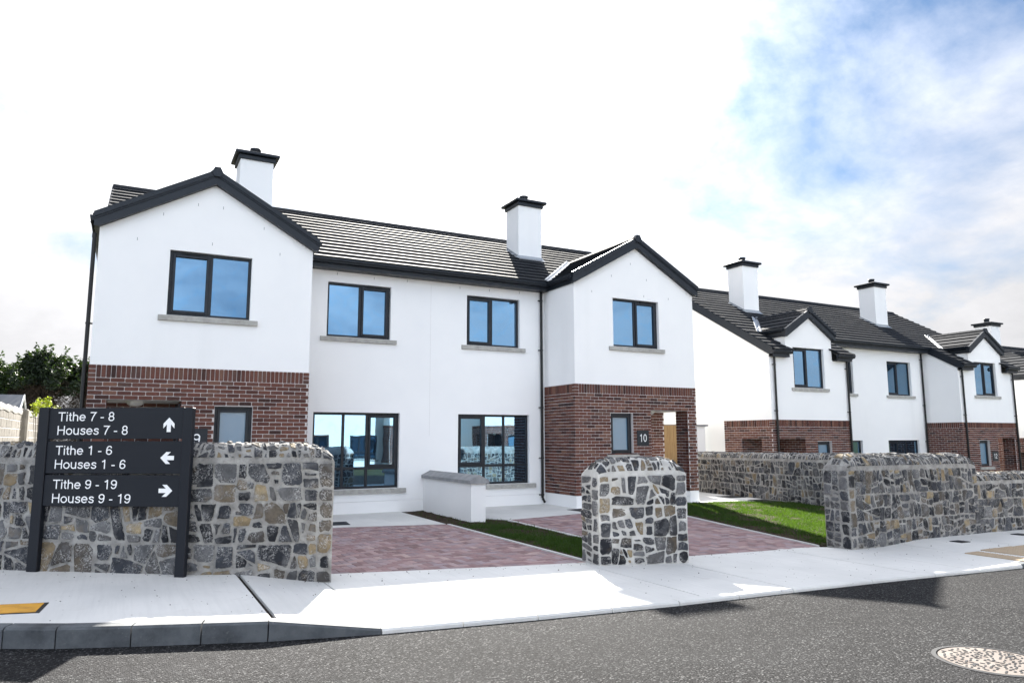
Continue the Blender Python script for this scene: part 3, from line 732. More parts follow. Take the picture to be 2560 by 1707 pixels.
# ------------------------------------------------------------------ house parts
def brick_template():
    m = MB(); w, h = .1075, .0325; c = .010
    def ring(ins, y): return [(-w + c + ins, y, -h + ins), (w - c - ins, y, -h + ins), (w - ins, y, -h + c + ins), (w - ins, y, h - c - ins), (w - c - ins, y, h - ins), (-w + c + ins, y, h - ins), (-w + ins, y, h - c - ins), (-w + ins, y, -h + c + ins)]
    m.v = ring(0, .004) + ring(0, -.006) + ring(.004, -.0105)
    m.f = [(k, (k + 1) % 8, 8 + (k + 1) % 8, 8 + k) for k in range(8)] + [(8 + k, 8 + (k + 1) % 8, 16 + (k + 1) % 8, 16 + k) for k in range(8)] + [tuple(range(16, 24))]
    return m
BRK = brick_template(); BRKM = BRK.mesh('brick', 'brick', fix=True)
def brick_list(L, holes, soldier=True, z0=0.0, z1=2.4, seed=0, ends=(True, True)):
    out = []; rnd = random.Random(seed); k = 0; z = z0
    while z < z1 - .01:
        zc = z + .0375; cuts = [(a, b) for a, b, c, d in holes if c < zc < d]; u = -.1125 if k % 2 else 0.0
        while u < L:
            a, b = max(u, 0) , min(u + .215, L); segs = [(a, b)]
            for c, d in cuts:
                ns = []
                for p, q in segs:
                    if q <= c or p >= d: ns.append((p, q))
                    else:
                        if c - p > .03: ns.append((p, c - .004))
                        if q - d > .03: ns.append((d + .004, q))
                segs = ns
            for p, q in segs:
                if q - p > .035: out.append(((p + q) / 2 + rnd.gauss(0, .001), zc + rnd.gauss(0, .0012), q - p, .065, 0))
            u += .225
        z += .075; k += 1
    if soldier:
        e0 = .108 if ends[0] else 0.0; e1 = .108 if ends[1] else 0.0
        for on, c in ((ends[0], .051), (ends[1], L - .051)):
            if on:
                for j in range(3): out.append((c, z1 + .0375 + .075 * j, .102, .065, 0))
        n = int((L - e0 - e1) / .075); s = (L - e0 - e1) / n
        for j in range(n): out.append((e0 + s * (j + .5), z1 + .1125, s - .0098, .215, 1))
    return out
def put_bricks(par_wall, joined, org, u, L, holes, budget, order=None, **kw):
    """org: plan origin, u: plan direction; the face looks to the right of u"""
    lst = brick_list(L, holes, **kw); ang = math.atan2(u[1], u[0])
    for (uc, zc, w, h, kind) in lst:
        x, y = org[0] + u[0] * uc, org[1] + u[1] * uc
        sx, sz = (w / .215, h / .065) if kind == 0 else (h / .215, w / .065)
        if budget[0] > 0 and (order is None or order(uc, zc)):
            budget[0] -= 1; o = link('brick', BRKM, par_wall, (x, y, zc)); o.rotation_euler = (0, math.pi / 2 if kind else 0, ang); o.scale = (sx, 1, sz)
        else:
            ca, sa = math.cos(ang), math.sin(ang); V = []
            for a, b, c in BRK.v:
                a, c = a * sx, c * sz
                if kind: a, c = c, -a
                V.append((x + a * ca - b * sa, y + a * sa + b * ca, zc + c))
            joined.add(V, BRK.f)
def wall_face(m, org, u, u0, u1, z0, z1, holes=(), rd=.11, reveal=True, bottom=True):
    """rectangular wall face with openings; reveals go inwards (to the left of u)"""
    inn = (-u[1] , u[0]); P = lambda a, z, d=0.0: (org[0] + u[0] * a + inn[0] * d, org[1] + u[1] * a + inn[1] * d, z)
    us = sorted(set([u0, u1] + [x for h in holes for x in h[:2] if u0 < x < u1])); zs = sorted(set([z0, z1] + [x for h in holes for x in h[2:] if z0 < x < z1]))
    for a, b in zip(us, us[1:]):
        for c, d in zip(zs, zs[1:]):
            if any(h[0] <= (a + b) / 2 <= h[1] and h[2] <= (c + d) / 2 <= h[3] for h in holes): continue
            m.quad(P(a, c), P(b, c), P(b, d), P(a, d))
    if reveal:
        for a, b, c, d in holes:
            m.quad(P(a, c), P(a, d), P(a, d, rd), P(a, c, rd)); m.quad(P(b, d), P(b, c), P(b, c, rd), P(b, d, rd)); m.quad(P(a, d), P(b, d), P(b, d, rd), P(a, d, rd))
            if c > z0: m.quad(P(b, c), P(a, c), P(a, c, rd), P(b, c, rd))
def window(par, x0, x1, z0, z1, y, lights, transom=None, sill=True, frost=False, vent=0, label=None, sill_over=.14):
    """lights: list of (width share, opening?) left to right, frame set back .1 behind wall face y"""
    w = empty('window', (x0, y, z0), par)
    if label: w['label'] = label
    W, H = x1 - x0, z1 - z0; f = .055; Y0 = .085; fr = MB()
    fr.cbox(0, f, Y0, Y0 + .07, 0, H); fr.cbox(W - f, W, Y0, Y0 + .07, 0, H); fr.cbox(f, W - f, Y0 + .001, Y0 + .07, 0, f); fr.cbox(f, W - f, Y0 + .001, Y0 + .07, H - f, H)
    rows = [(f, H - f)] if transom is None else [(f, transom - .03), (transom + .03, H - f)]
    if transom is not None: fr.cbox(f, W - f, Y0 + .002, Y0 + .07, transom - .03, transom + .03)
    xs = [f]; inner = W - 2 * f; tot = sum(l[0] for l in lights); mull = .06
    a = f
    for i, (sh, op) in enumerate(lights):
        b = a + inner * sh / tot
        if i < len(lights) - 1: fr.cbox(b - mull / 2, b + mull / 2, Y0 + .003, Y0 + .07, f, H - f)
        for ri, (ra, rb) in enumerate(rows):
            pa, pb = a + (mull / 2 if i else 0), b - (mull / 2 if i < len(lights) - 1 else 0)
            is_open = op and ri == len(rows) - 1
            if is_open:
                s = .052; sh_ = MB(); ys = Y0 - .022
                sh_.cbox(pa, pa + s, ys, Y0 + .05, ra, rb, .006); sh_.cbox(pb - s, pb, ys, Y0 + .05, ra, rb, .006); sh_.cbox(pa + s, pb - s, ys + .001, Y0 + .05, ra, ra + s, .006); sh_.cbox(pa + s, pb - s, ys + .001, Y0 + .05, rb - s, rb, .006)
                sh_.obj('sash', 'anth', w)
                ga, gb, gc, gd = pa + s, pb - s, ra + s, rb - s
            else: ga, gb, gc, gd = pa, pb, ra, rb
            g = MB(); e = .004; g.box(ga - e, gb + e, Y0 + .024, Y0 + .034, gc - e, gd + e); g.obj('pane', 'frost' if frost else 'glass', w)
            if vent and is_open or (vent == 2 and ri == len(rows) - 1 and i == 0):
                v = MB(); c = (pa + pb) / 2; v.cbox(c - .17, c + .17, Y0 - .036, Y0, H - .048, H - .026, .003); v.obj('trickle_vent', 'pvc', w)
        a = b
    fr.obj('frame', 'anth', w)
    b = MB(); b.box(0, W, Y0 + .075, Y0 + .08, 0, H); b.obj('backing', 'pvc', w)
    if sill:
        s = MB(); o = sill_over; pr = [(-.055, -.105), (-.055, -.012), (.10, .006), (.10, -.105)]
        s.prism([(-o, p[0], p[1]) for p in pr], (W + 2 * o, 0, 0)); s.obj('sill', 'sill', w)
    return w
class PL:
    def __init__(s, H): s.H = H
    def box(s, *a):
        m = MB(); m.box(*a); m.obj('plinth', 'render', s.H)
TW, TG = .30, .29
def tile_template():
    m = MB(); w = TW / 2 - .0006; L = TG + .06
    m.v = [(-w, 0, .006), (w, 0, .006), (w, L, -.020), (-w, L, -.020), (-w, 0, .046), (w, 0, .046), (w, L, .004), (-w, L, .004)]
    m.f = [(0, 3, 2, 1), (4, 5, 6, 7), (0, 1, 5, 4), (1, 2, 6, 5), (2, 3, 7, 6), (3, 0, 4, 7)]
    return m
TIL = tile_template(); TILM = TIL.mesh('roof_tile', 'tile', fix=True)
def tile_slope(roof, joined, org, u, s, width, length, budget, keep=None, want=None, seed=0):
    rnd = random.Random(seed); org, u, s = Vector(org), Vector(u).normalized(), Vector(s).normalized(); n = u.cross(s)
    M = Matrix((u, s, n)).transposed(); eul = M.to_euler(); rows = int(length / TG + .5); gg = length / rows
    for r in range(rows):
        off = -TW / 2 if r % 2 else 0.0; k = 0
        while off + k * TW < width:
            a, b = max(0, off + k * TW), min(width, off + (k + 1) * TW); k += 1
            if b - a < .03: continue
            c = org + u * ((a + b) / 2) + s * (r * gg)
            if keep and not keep((a + b) / 2, r * gg + .15, c): continue
            sx = (b - a) / TW; tilt = rnd.gauss(0, .0009)
            if budget[0] > 0 and (want is None or want((a + b) / 2, r)):
                budget[0] -= 1; o = link('roof_tile', TILM, roof, c + n * tilt); o.rotation_euler = eul; o.scale = (sx, 1, 1)
            else: joined.add([tuple(c + u * (p[0] * sx) + s * p[1] + n * (p[2] + tilt)) for p in TIL.v], TIL.f)
def ridge_run(roof, a, b, clips, w=.125, drop=.075, cap0=False):
    a, b = Vector(a), Vector(b); d = (b - a); L = d.length; d.normalize(); x = Vector((d.y, -d.x, 0)).normalized(); n = max(1, round(L / .45))
    for i in range(n):
        p, q = a + d * (L * i / n + .003), a + d * (L * (i + 1) / n - .003); m = MB()
        prof = [(-w, -drop), (-w * .42, .0), (w * .42, .0), (w, -drop), (w, -drop - .025), (-w, -drop - .025)]
        m.prism([p + x * c + Vector((0, 0, e)) for c, e in prof], q - p); m.obj('ridge_tile', 'tilej', roof)
        if i:
            c = a + d * (L * i / n); clips.prism([c + x * e + Vector((0, 0, f)) - d * .008 for e, f in ((-.03, -.01), (-.03, .012), (.03, .012), (.03, -.01))], d * .016)
def gutter(m, a, b, out):
    """square-line gutter along a-b; out: plan unit vector away from the wall; a,b at fascia face, top edge"""
    a, b = Vector(a), Vector(b); o = Vector((*out, 0)); z = Vector((0, 0, 1))
    pr = [(0, 0), (.115, .006), (.115, -.028), (.098, -.040), (.082, -.088), (0, -.092)]
    m.prism([a + o * p + z * q for p, q in pr], b - a)
def downpipe(par, x, y, z1, z0, out=(0, -1), swan=None, r=.034, brackets=(), side=(-1, 0), shoe=True):
    m = MB(); o = Vector((*out, 0)); path = []
    if swan: path += [Vector(swan), Vector(swan) - Vector((0, 0, .06))]
    path += [Vector((x, y, z1)), Vector((x, y, z0 + .14))]
    if shoe: path += [Vector((x, y, z0 + .10)) + o * .02, Vector((x, y, z0 + .03)) + o * .10]
    m.tube(path, r, 12); m.tube([(x, y, z1 + .02), (x, y, z1 - .06)], r + .007, 12)
    p = m.obj('downpipe', 'pvc', par, smooth=False)
    for z in brackets:
        b = MB(); b.tube([(x, y, z - .015), (x, y, z + .015)], r + .008, 12); sv = Vector((*side, 0)); c = Vector((x, y, z)) + sv * .03
        b.box(min(c.x, c.x + sv.x * .05) - (.006 if sv.x == 0 else 0), max(c.x, c.x + sv.x * .05) + (.006 if sv.x == 0 else 0), c.y - .006, c.y + .04, z - .012, z + .012); b.obj('bracket', 'pvc', p)
def chimney(roof, x0, x1, y0, y1, zb, zt, slope_fn, t):
    c = empty('chimney', ((x0 + x1) / 2, (y0 + y1) / 2, zb), roof); ox, oy, oz = c.location
    X0, X1, Y0, Y1 = x0 - ox, x1 - ox, y0 - oy, y1 - oy
    m = MB(); m.box(X0, X1, Y0, Y1, -.8, zt - oz); m.obj('stack', 'render', c)
    k = MB(); k.cbox(X0 - .045, X1 + .045, Y0 - .045, Y1 + .045, zt - oz - .03, zt - oz + .07, .006); k.cbox(X0 - .125, X1 + .125, Y0 - .125, Y1 + .125, zt - oz + .076, zt - oz + .15, .012)
    k.add([(X0 - .10, Y0 - .10, zt - oz + .15), (X1 + .10, Y0 - .10, zt - oz + .15), (X1 + .10, Y1 + .10, zt - oz + .15), (X0 - .10, Y1 + .10, zt - oz + .15), (-.16, -.16, zt - oz + .185), (.16, -.16, zt - oz + .185), (.16, .16, zt - oz + .185), (-.16, .16, zt - oz + .185)], [(0, 1, 5, 4), (1, 2, 6, 5), (2, 3, 7, 6), (3, 0, 4, 7), (4, 5, 6, 7)])
    k.obj('cap', 'anth', c)
    p = MB(); h = zt - oz + .17
    prof = [(.115, -.02), (.118, .05), (.112, .15), (.130, .17), (.130, .215), (.10, .215), (.095, .10)]; n = 16; vs_ = []
    for r, z in prof: vs_ += [(r * math.cos(2 * math.pi * i / n), r * math.sin(2 * math.pi * i / n), h + z) for i in range(n)]
    p.add(vs_, [(j * n + i, j * n + (i + 1) % n, (j + 1) * n + (i + 1) % n, (j + 1) * n + i) for j in range(len(prof) - 1) for i in range(n)]); p.obj('pot', 'anth', c, smooth=True)
    # lead apron and stepped side flashing
    f = MB(); zf = lambda y: slope_fn(y + oy) - oz + .045; yf = Y0 - .16
    f.add([(X0 - .06, yf, zf(yf)), (X1 + .06, yf, zf(yf)), (X1 + .06, Y0 - .006, zf(Y0)), (X0 - .06, Y0 - .006, zf(Y0)), (X1 + .02, Y0 - .006, zf(Y0) + .06), (X0 - .02, Y0 - .006, zf(Y0) + .06)], [(0, 1, 2, 3), (3, 2, 4, 5)])
    for s_, X in ((-1, X0), (1, X1)):
        a = X + s_ * .006; b = X + s_ * .085
        f.add([(a, Y0 - .02, zf(Y0 - .02) + .05), (a, Y1, zf(Y1) + .05), (a, Y1, zf(Y1)), (a, Y0 - .02, zf(Y0 - .02)), (b, Y0 - .02, zf(Y0 - .02) - .004), (b, Y1, zf(Y1) - .004)], [(0, 1, 2, 3), (3, 2, 5, 4)])
    f.obj('flashing', 'lead', c, fix=False)
def barge(m, cap, xl, zl, xa, za, y0, depth=.235, yb=0.0):
    """barge board pair on a gable: (xl,zl) top of eave end, (xa,za) apex top; mirrored about xa"""
    for sg in (1, -1):
        X = lambda x: xa + sg * (x - xa)
        m.prism([(X(xl), y0, zl - .03), (xa, y0, za - .03), (xa, y0, za - .03 - depth), (X(xl + .075), y0, zl - depth + .005), (X(xl), y0, zl - depth + .005)], (0, yb - y0, 0))
        cap.prism([(X(xl - .01), y0 - .035, zl + .015), (xa, y0 - .035, za + .015), (xa, y0 - .035, za - .085), (X(xl - .01), y0 - .035, zl - .085)], (0, .075, 0))
        cap.prism([(X(xl - .002), y0 - .018, zl - .085), (xa, y0 - .018, za - .085), (xa, y0 - .018, za - .115), (X(xl - .002), y0 - .018, zl - .115)], (0, .03, 0))
def plate(par, x, y, z0, z1, w, text):
    p = MB(); p.cbox(0, w, -.012, 0, 0, z1 - z0, .002); o = p.obj('number_plate', 'anth', par, (x, y - .011, z0)); o['label'] = 'dark house number plate reading ' + text
    lettering(o, text, (w / 2, -.0135, (z1 - z0) * .25), (z1 - z0) * .5, 'CENTER', .82 if len(text) > 1 else 1.0)
def arc(cx, cy, rx, ry, a0, a1, n=18): return [(cx + rx * math.cos(R(a0 + (a1 - a0) * k / n)), cy + ry * math.sin(R(a0 + (a1 - a0) * k / n))) for k in range(n + 1)]
SIX = [arc(.385, .31, .265, .245, 90, 450, 24), [(.64, .74), (.60, .85), (.51, .92), (.40, .935), (.27, .885), (.175, .75), (.13, .55), (.12, .31)]]
GLYPH = {'T': (.85, [[(.03, .935), (.82, .935)], [(.425, 0), (.425, .935)]]), 'H': (1.0, [[(.16, 0), (.16, 1)], [(.84, 0), (.84, 1)], [(.16, .53), (.84, .53)]]),
  'i': (.31, [[(.155, 0), (.155, .727)], [(.155, .865), (.155, 1)]]), 't': (.40, [[(.19, .93), (.19, .2), (.215, .10), (.28, .065), (.37, .07)], [(.03, .67), (.37, .67)]]),
  'h': (.77, [[(.145, 0), (.145, 1)], arc(.385, .44, .24, .225, 180, 0) + [(.625, 0)]]), 'e': (.77, [[(.10, .375), (.67, .375)] + arc(.385, .362, .285, .305, 3, 325, 26)]),
  'o': (.77, [arc(.385, .362, .295, .305, 90, 450, 26)]), 'u': (.77, [[(.145, .727)] + arc(.385, .285, .24, .225, 180, 360), [(.625, .727), (.625, 0)]]),
  's': (.69, [[(.585, .53), (.555, .61), (.47, .66), (.35, .67), (.22, .64), (.165, .55), (.20, .46), (.33, .405), (.47, .365), (.57, .29), (.575, .18), (.50, .09), (.36, .06), (.22, .08), (.135, .15), (.11, .22)]]),
  '0': (.77, [arc(.385, .5, .27, .44, 90, 450, 28)]), '1': (.77, [[(.45, 0), (.45, 1)], [(.16, .79), (.30, .81), (.40, .88), (.44, .99)]]),
  '2': (.77, [[(.105, .66), (.13, .80), (.23, .905), (.38, .935), (.54, .905), (.635, .80), (.635, .67), (.55, .54), (.38, .41), (.20, .27), (.12, .15), (.10, .065), (.67, .065)]]),
  '6': (.77, SIX), '9': (.77, [[(.77 - x, 1 - y) for x, y in p] for p in SIX]), '7': (.77, [[(.08, .935), (.68, .935), (.53, .74), (.39, .45), (.30, .2), (.27, 0)]]),
  '8': (.77, [arc(.385, .715, .225, .22, 90, 450, 24), arc(.385, .275, .265, .235, 90, 450, 24)]), '-': (.46, [[(.05, .37), (.41, .37)]]), ' ': (.386, [])}
def lettering(par, text, loc, cap, align='LEFT', sx=1.0, name='lettering'):
    """flat sans-serif lettering built from strokes; baseline at loc, facing -Y"""
    m = MB(); hw = .059; x = 0.0; total = sum(GLYPH[c][0] for c in text); lay = 0
    x0 = -total / 2 if align == 'CENTER' else 0.0
    for ch in text:
        adv, strokes = GLYPH[ch]
        for P in strokes:
            closed = math.dist(P[0], P[-1]) < .01; n = len(P); Lf = []; Rt = []
            for i, p in enumerate(P):
                a = P[i - 1] if i else (P[-2] if closed else None); b = P[i + 1] if i < n - 1 else (P[1] if closed else None)
                d1 = Vector((p[0] - a[0], p[1] - a[1])).normalized() if a else None; d2 = Vector((b[0] - p[0], b[1] - p[1])).normalized() if b else None
                d1 = d1 or d2; d2 = d2 or d1; t = (d1 + d2).normalized(); nn = Vector((-t.y, t.x)); k = hw / max(.45, nn.dot(Vector((-d1.y, d1.x))))
                Lf.append((p[0] + nn.x * k, p[1] + nn.y * k)); Rt.append((p[0] - nn.x * k, p[1] - nn.y * k))
            y = -.00025 * (lay % 3); lay += 1
            V = [((x0 + x + q[0]) * cap * sx, y, q[1] * cap) for q in Lf + Rt]
            m.add(V, [(i, i + 1, n + i + 1, n + i) for i in range(n - 1)])
        x += adv
    o = m.obj(name, 'vinyl', par, loc, fix=False); return o

# ---- building of the first kind: two forward gables, a recessed centre
def house_gabled(loc, label, detail, numbers=None, group=None):
    H = empty('semi_detached_house', loc); tag(H, label, 'house', group)
    W, X2, XE, d, HB, YR, T = 3.74, 9.97, 13.71, 1.41, 2.625, 4.70, .565
    roofz = lambda y: 5.25 + T * (y - 1.06)
    wall = MB(); brickwork = MB(); plin = PL(H)
    bw = empty('brick_wall', (0, 0, 0), H); budget = [298 if detail else 0]
    g = lambda left, a: (W - a) if left else (X2 + a)
    def gh(left, a, b, c, e): p, q = sorted((g(left, a), g(left, b))); return (p, q, c, e)
    for left in (True, False):
        x0 = 0.0 if left else X2; x1 = x0 + W; xm = x0 + W / 2; mort = MB()
        up = gh(left, 1.15, 2.59, 3.583, 4.80); k = gh(left, 1.02, 1.69, .945, 1.938); po = gh(left, 2.25, 3.45, -.29, 2.025)
        rel = lambda h: (h[0] - x0, h[1] - x0, h[2], h[3])
        wall_face(wall, (x0, 0), (1, 0), 0, W, HB, 5.09, [rel(up)])
        wall.poly([(x0, 0, 5.09), (x1, 0, 5.09), (xm, 0, 6.19)])
        wall_face(mort, (x0, 0), (1, 0), 0, W, 0.0, HB, [rel(k), (rel(po)[0], rel(po)[1], -.01, 2.025)], rd=.11)
        order = (lambda u, z: z > 1.13) if left else None
        b = budget if left else [0]
        put_bricks(bw, brickwork, (x0, 0), (1, 0), W, [rel(k), rel(po)], b, order, seed=3 + left)
        # returns to the recess and outer sides
        xi = x1 if left else x0; xo = x0 if left else x1
        so = (.45, 1.30)
        if left:
            wall_face(wall, (xi, 0), (0, 1), 0, d, HB, 5.3); wall_face(mort, (xi, 0), (0, 1), 0, d, 0, HB); put_bricks(bw, brickwork, (xi, 0), (0, 1), d, [], [0], ends=(True, False))
            wall_face(mort, (xo, 2.05), (0, -1), 0, 2.05, 0, HB, [(2.05 - so[1], 2.05 - so[0], -.01, 2.025)], reveal=False); put_bricks(bw, brickwork, (xo, 2.05), (0, -1), 2.05, [(2.05 - so[1], 2.05 - so[0], -.3, 2.025)], [0])
        else:
            wall_face(wall, (xi, d), (0, -1), 0, d, HB, 5.3); wall_face(mort, (xi, d), (0, -1), 0, d, 0, HB); put_bricks(bw, brickwork, (xi, d), (0, -1), d, [], [0], ends=(False, True))
            wall_face(mort, (xo, 0), (0, 1), 0, 2.05, 0, HB, [(so[0], so[1], -.01, 2.025)], reveal=False); put_bricks(bw, brickwork, (xo, 0), (0, 1), 2.05, [(so[0], so[1], -.3, 2.025)], [0])
        # outer side wall, render above the brick and behind it
        for seg in ((0, 2.05, HB, 5.09), (2.05, 8.0, -1.0, 5.09)):
            a, b_, c, e = seg
            if left: wall_face(wall, (xo, b_), (0, -1), 0, b_ - a, c, e)
            else: wall_face(wall, (xo, a), (0, 1), 0, b_ - a, c, e)
        wall.poly([(xo, 1.2, 5.09), (xo, 8.0, 5.09), (xo, 8.2, roofz(1.06) - .1), (xo, YR, roofz(YR) - .06), (xo, 1.2, roofz(1.2) - .06)])
        # plinth (white) under the brick, broken at the porch
        pk = rel(po)
        for a, b_ in ((0, pk[0]), (pk[1], W)):
            if b_ - a > .01: plin.box(x0 + a - (.003 if a == 0 else 0), x0 + b_ + (.003 if b_ == W else 0), -.004, .45, -1.0, -.001)
        if left: plin.box(xi - .2, xi + .004, .45, d, -1.0, -.001)
        else: plin.box(xi - .004, xi + .2, .45, d, -1.0, -.001)
        plin.box(*( (xo - .004, xo + .25) if left else (xo - .25, xo + .004) ), 1.30, 2.05, -1.0, -.001)
        # porch: back wall, inner wall, pier faces, ceiling, step
        pi, pe = g(left, 2.25), g(left, 3.45)
        a, b_ = sorted((pi, xo)); L = b_ - a
        wall_face(mort, (a, 1.30), (1, 0), 0, L, -.2, 2.03); put_bricks(bw, brickwork, (a, 1.30), (1, 0), L, [], [0], soldier=False, z1=2.02)
        if left:
            wall_face(mort, (pi, 0), (0, -1), -1.30, 0, -.2, 2.03); put_bricks(bw, brickwork, (pi, 1.30), (0, -1), 1.30, [], [0], soldier=False, z1=2.02)
            wall_face(mort, (pe, 0), (0, 1), 0, .45, 0, 2.03); put_bricks(bw, brickwork, (pe, 0), (0, 1), .45, [], [0], soldier=False, z1=2.02)
            wall_face(mort, (pe, .45), (-1, 0), 0, pe - xo, 0, 2.03)
        else:
            wall_face(mort, (pi, 0), (0, 1), 0, 1.30, -.2, 2.03); put_bricks(bw, brickwork, (pi, 0), (0, 1), 1.30, [], [0], soldier=False, z1=2.02)
            wall_face(mort, (pe, .45), (0, -1), 0, .45, 0, 2.03); put_bricks(bw, brickwork, (pe, .45), (0, -1), .45, [], [0], soldier=False, z1=2.02)
            wall_face(mort, (xo, .45), (-1, 0), 0, xo - pe, 0, 2.03)
        mort.obj('mortar_bed', 'bmortar', bw, fix=False)
        cl = MB(); cl.box(a + .002, b_ - .002, .002, 1.298, 2.027, 2.06); cl.obj('porch_ceiling', 'render', H)
        st = MB(); st.box(a + .002, b_ - .002, .01, 1.29, -.6, -.13); st.obj('porch_step', 'concrete', H)
        lx = (pi + xo) / 2 - (.0 if left else .38); lt = MB(); n = 16; vs_ = []
        for r, z in ((.15, 0), (.15, -.018), (.135, -.05), (.10, -.08), (.05, -.095), (.001, -.098)): vs_ += [(lx + r * math.cos(2 * math.pi * i / n), .52 + r * math.sin(2 * math.pi * i / n), 2.027 + z) for i in range(n)]
        lt.add(vs_, [(j * n + i, j * n + (i + 1) % n, (j + 1) * n + (i + 1) % n, (j + 1) * n + i) for j in range(5) for i in range(n)]); lt.obj('porch_light', 'opal', H, smooth=True)
        # front door in the inner porch wall
        sgn = -1 if left else 1; dx = pi + sgn * .012
        dr = MB(); dr.cbox(min(dx, dx + sgn * .035), max(dx, dx + sgn * .035), .14, 1.10, -.12, 1.98, .004); do = dr.obj('front_door', 'anth', H)
        hd = MB(); hx = dx + sgn * .075; hd.tube([(dx + sgn * .03, .24, .92), (hx, .24, .92), (hx, .36, .92)], .011, 8); hd.obj('handle', 'alloy', do)
        # windows
        window(H, up[0], up[1], up[2], up[3], 0.0, [(1, left), (1, not left)], vent=1)
        window(H, k[0], k[1], k[2], k[3], 0.0, [(1, True)], frost=True, sill_over=.135)
        if numbers and numbers[0 if left else 1]:
            a, b_ = sorted((g(left, 1.79), g(left, 2.155))); plate(H, a, -.0005, 1.148, 1.526, b_ - a, numbers[0 if left else 1])
    # recessed centre
    holes = [(4.40 - W, 5.863 - W, 3.58, 4.81), (7.79 - W, 9.252 - W, 3.58, 4.81), (4.171 - W, 6.123 - W, .242, 1.911), (7.577 - W, 9.513 - W, .242, 1.911)]
    wall_face(wall, (W, d), (1, 0), 0, X2 - W, -.03, 5.3, holes); plin.box(W, X2, d - .006, d + .2, -1.0, -.034)
    window(H, 4.40, 5.863, 3.58, 4.81, d, [(1.08, False), (1, True)], vent=1); window(H, 7.79, 9.252, 3.58, 4.81, d, [(1, True), (1.08, False)], vent=1)
    window(H, 4.171, 6.123, .242, 1.911, d, [(1, False), (.86, False), (1.08, True)], transom=.445, vent=1, sill_over=.165); window(H, 7.577, 9.513, .242, 1.911, d, [(1.08, True), (.86, False), (1, False)], transom=.445, vent=0, sill_over=.165)
    wall_face(wall, (XE, 8.0), (-1, 0), 0, XE, -1.0, 5.3)
    wall.obj('wall', 'render', H, fix=False); None
    tag(brickwork.obj('brick_run', 'brickj', bw, fix=False), kind='stuff')
    if detail:
        mj = MB(); mj.box(6.848, 6.851, d - .0015, d + .01, 1.4, 4.98); mj.obj('movement_joint', 'mortar_pale', H)
    if detail:                                            # weep-hole vents over the openings
        for x, z, y in ((.60, 4.93, 0), (1.86, 4.99, 0), (3.1, 4.94, 0), (1.0, 5.45, 0), (1.58, 5.72, 0), (2.02, 5.72, 0), (2.78, 5.42, 0), (4.6, 5.0, d), (5.45, 4.98, d), (6.25, 5.0, d), (7.6, 4.97, d), (8.4, 4.98, d), (9.25, 5.0, d), (10.5, 4.9, 0), (11.1, 5.35, 0), (11.7, 5.72, 0), (12.2, 5.35, 0), (12.1, 4.92, 0), (12.9, 4.92, 0)):
            v = MB(); v.box(x - .005, x + .005, y - .003, y + .01, z - .028, z + .028); v.obj('weep_vent', 'coping', H)
    # roofs
    roof = empty('roof', (0, 0, 5.2), H); o5 = 5.2; jt = MB(); clips = MB(); tb = [298 if detail else 0]
    deck = MB(); RZ = lambda y: roofz(y) - o5 - .03
    deck.prism([(.03, 1.10, RZ(1.10)), (.03, YR, RZ(YR)), (.03, 2 * YR - 1.10, RZ(1.10)), (.03, 2 * YR - 1.3, RZ(1.10) - .05), (.03, YR, RZ(YR) - .12), (.03, 1.3, RZ(1.10) - .05)], (XE - .06, 0, 0))
    sl = math.hypot(YR - 1.06, T * (YR - 1.06)); sd = (0, 1, T)
    gz = 6.42; TGb = .575
    def vis(u, s, c):                                     # leave out tiles buried under the gable roofs
        for xm in (W / 2, X2 + W / 2):
            if abs(c.x - xm) < 1.6 and c.z + o5 < gz - TGb * abs(c.x - xm) - .35: return False
        return True
    tile_slope(roof, jt, (0, 1.06, 5.25 - o5), (1, 0, 0), sd, XE, sl, tb, vis, (lambda u, r: 3.7 < u < 10.1 and r < 14) if detail else None, 1)
    tile_slope(roof, jt, (XE, 2 * YR - 1.06, 5.25 - o5), (-1, 0, 0), (0, -1, T), XE, sl, [0], None, None, 2)
    ridge_run(roof, (0, YR, roofz(YR) + .055 - o5), (XE, YR, roofz(YR) + .055 - o5), clips)
    for xm in (W / 2, X2 + W / 2):
        yb = 3.2; hw = W / 2 + .10; gl = math.hypot(hw, hw * TGb)
        deck.prism([(xm - hw + .05, -.06, 6.34 - TGb * (hw - .05) - o5), (xm, -.06, 6.34 - o5), (xm + hw - .05, -.06, 6.34 - TGb * (hw - .05) - o5), (xm, -.06, 6.22 - o5)], (0, yb + .06, 0))
        for sg in (-1, 1):
            e = (xm + sg * hw, -.10 if sg > 0 else yb, 6.375 - TGb * hw - o5)
            tile_slope(roof, jt, e, (0, 1, 0) if sg > 0 else (0, -1, 0), (-sg, 0, TGb), yb + .10, gl, [0], lambda u, s, c: c.y < 1.3 + (c.z + o5 - 5.2) / T + .25, None, 5)
        ridge_run(roof, (xm, -.10, gz - o5 + .02), (xm, 3.16, gz - o5 + .02), clips)
        bb = MB(); cp = MB(); barge(bb, cp, xm - hw + .01, 5.29 - o5, xm, 6.40 - o5, -.12); bo = bb.obj('barge_board', 'anth', roof); cp.obj('verge_cap', 'anth', roof)
        ec = MB(); ec.prism([(xm + a, -.175, gz + b - o5) for a, b in ((-.105, -.075), (-.05, .035), (.05, .035), (.105, -.075), (.05, -.15), (-.05, -.15))], (0, .10, 0)); ec.obj('ridge_end_cap', 'anth', roof)
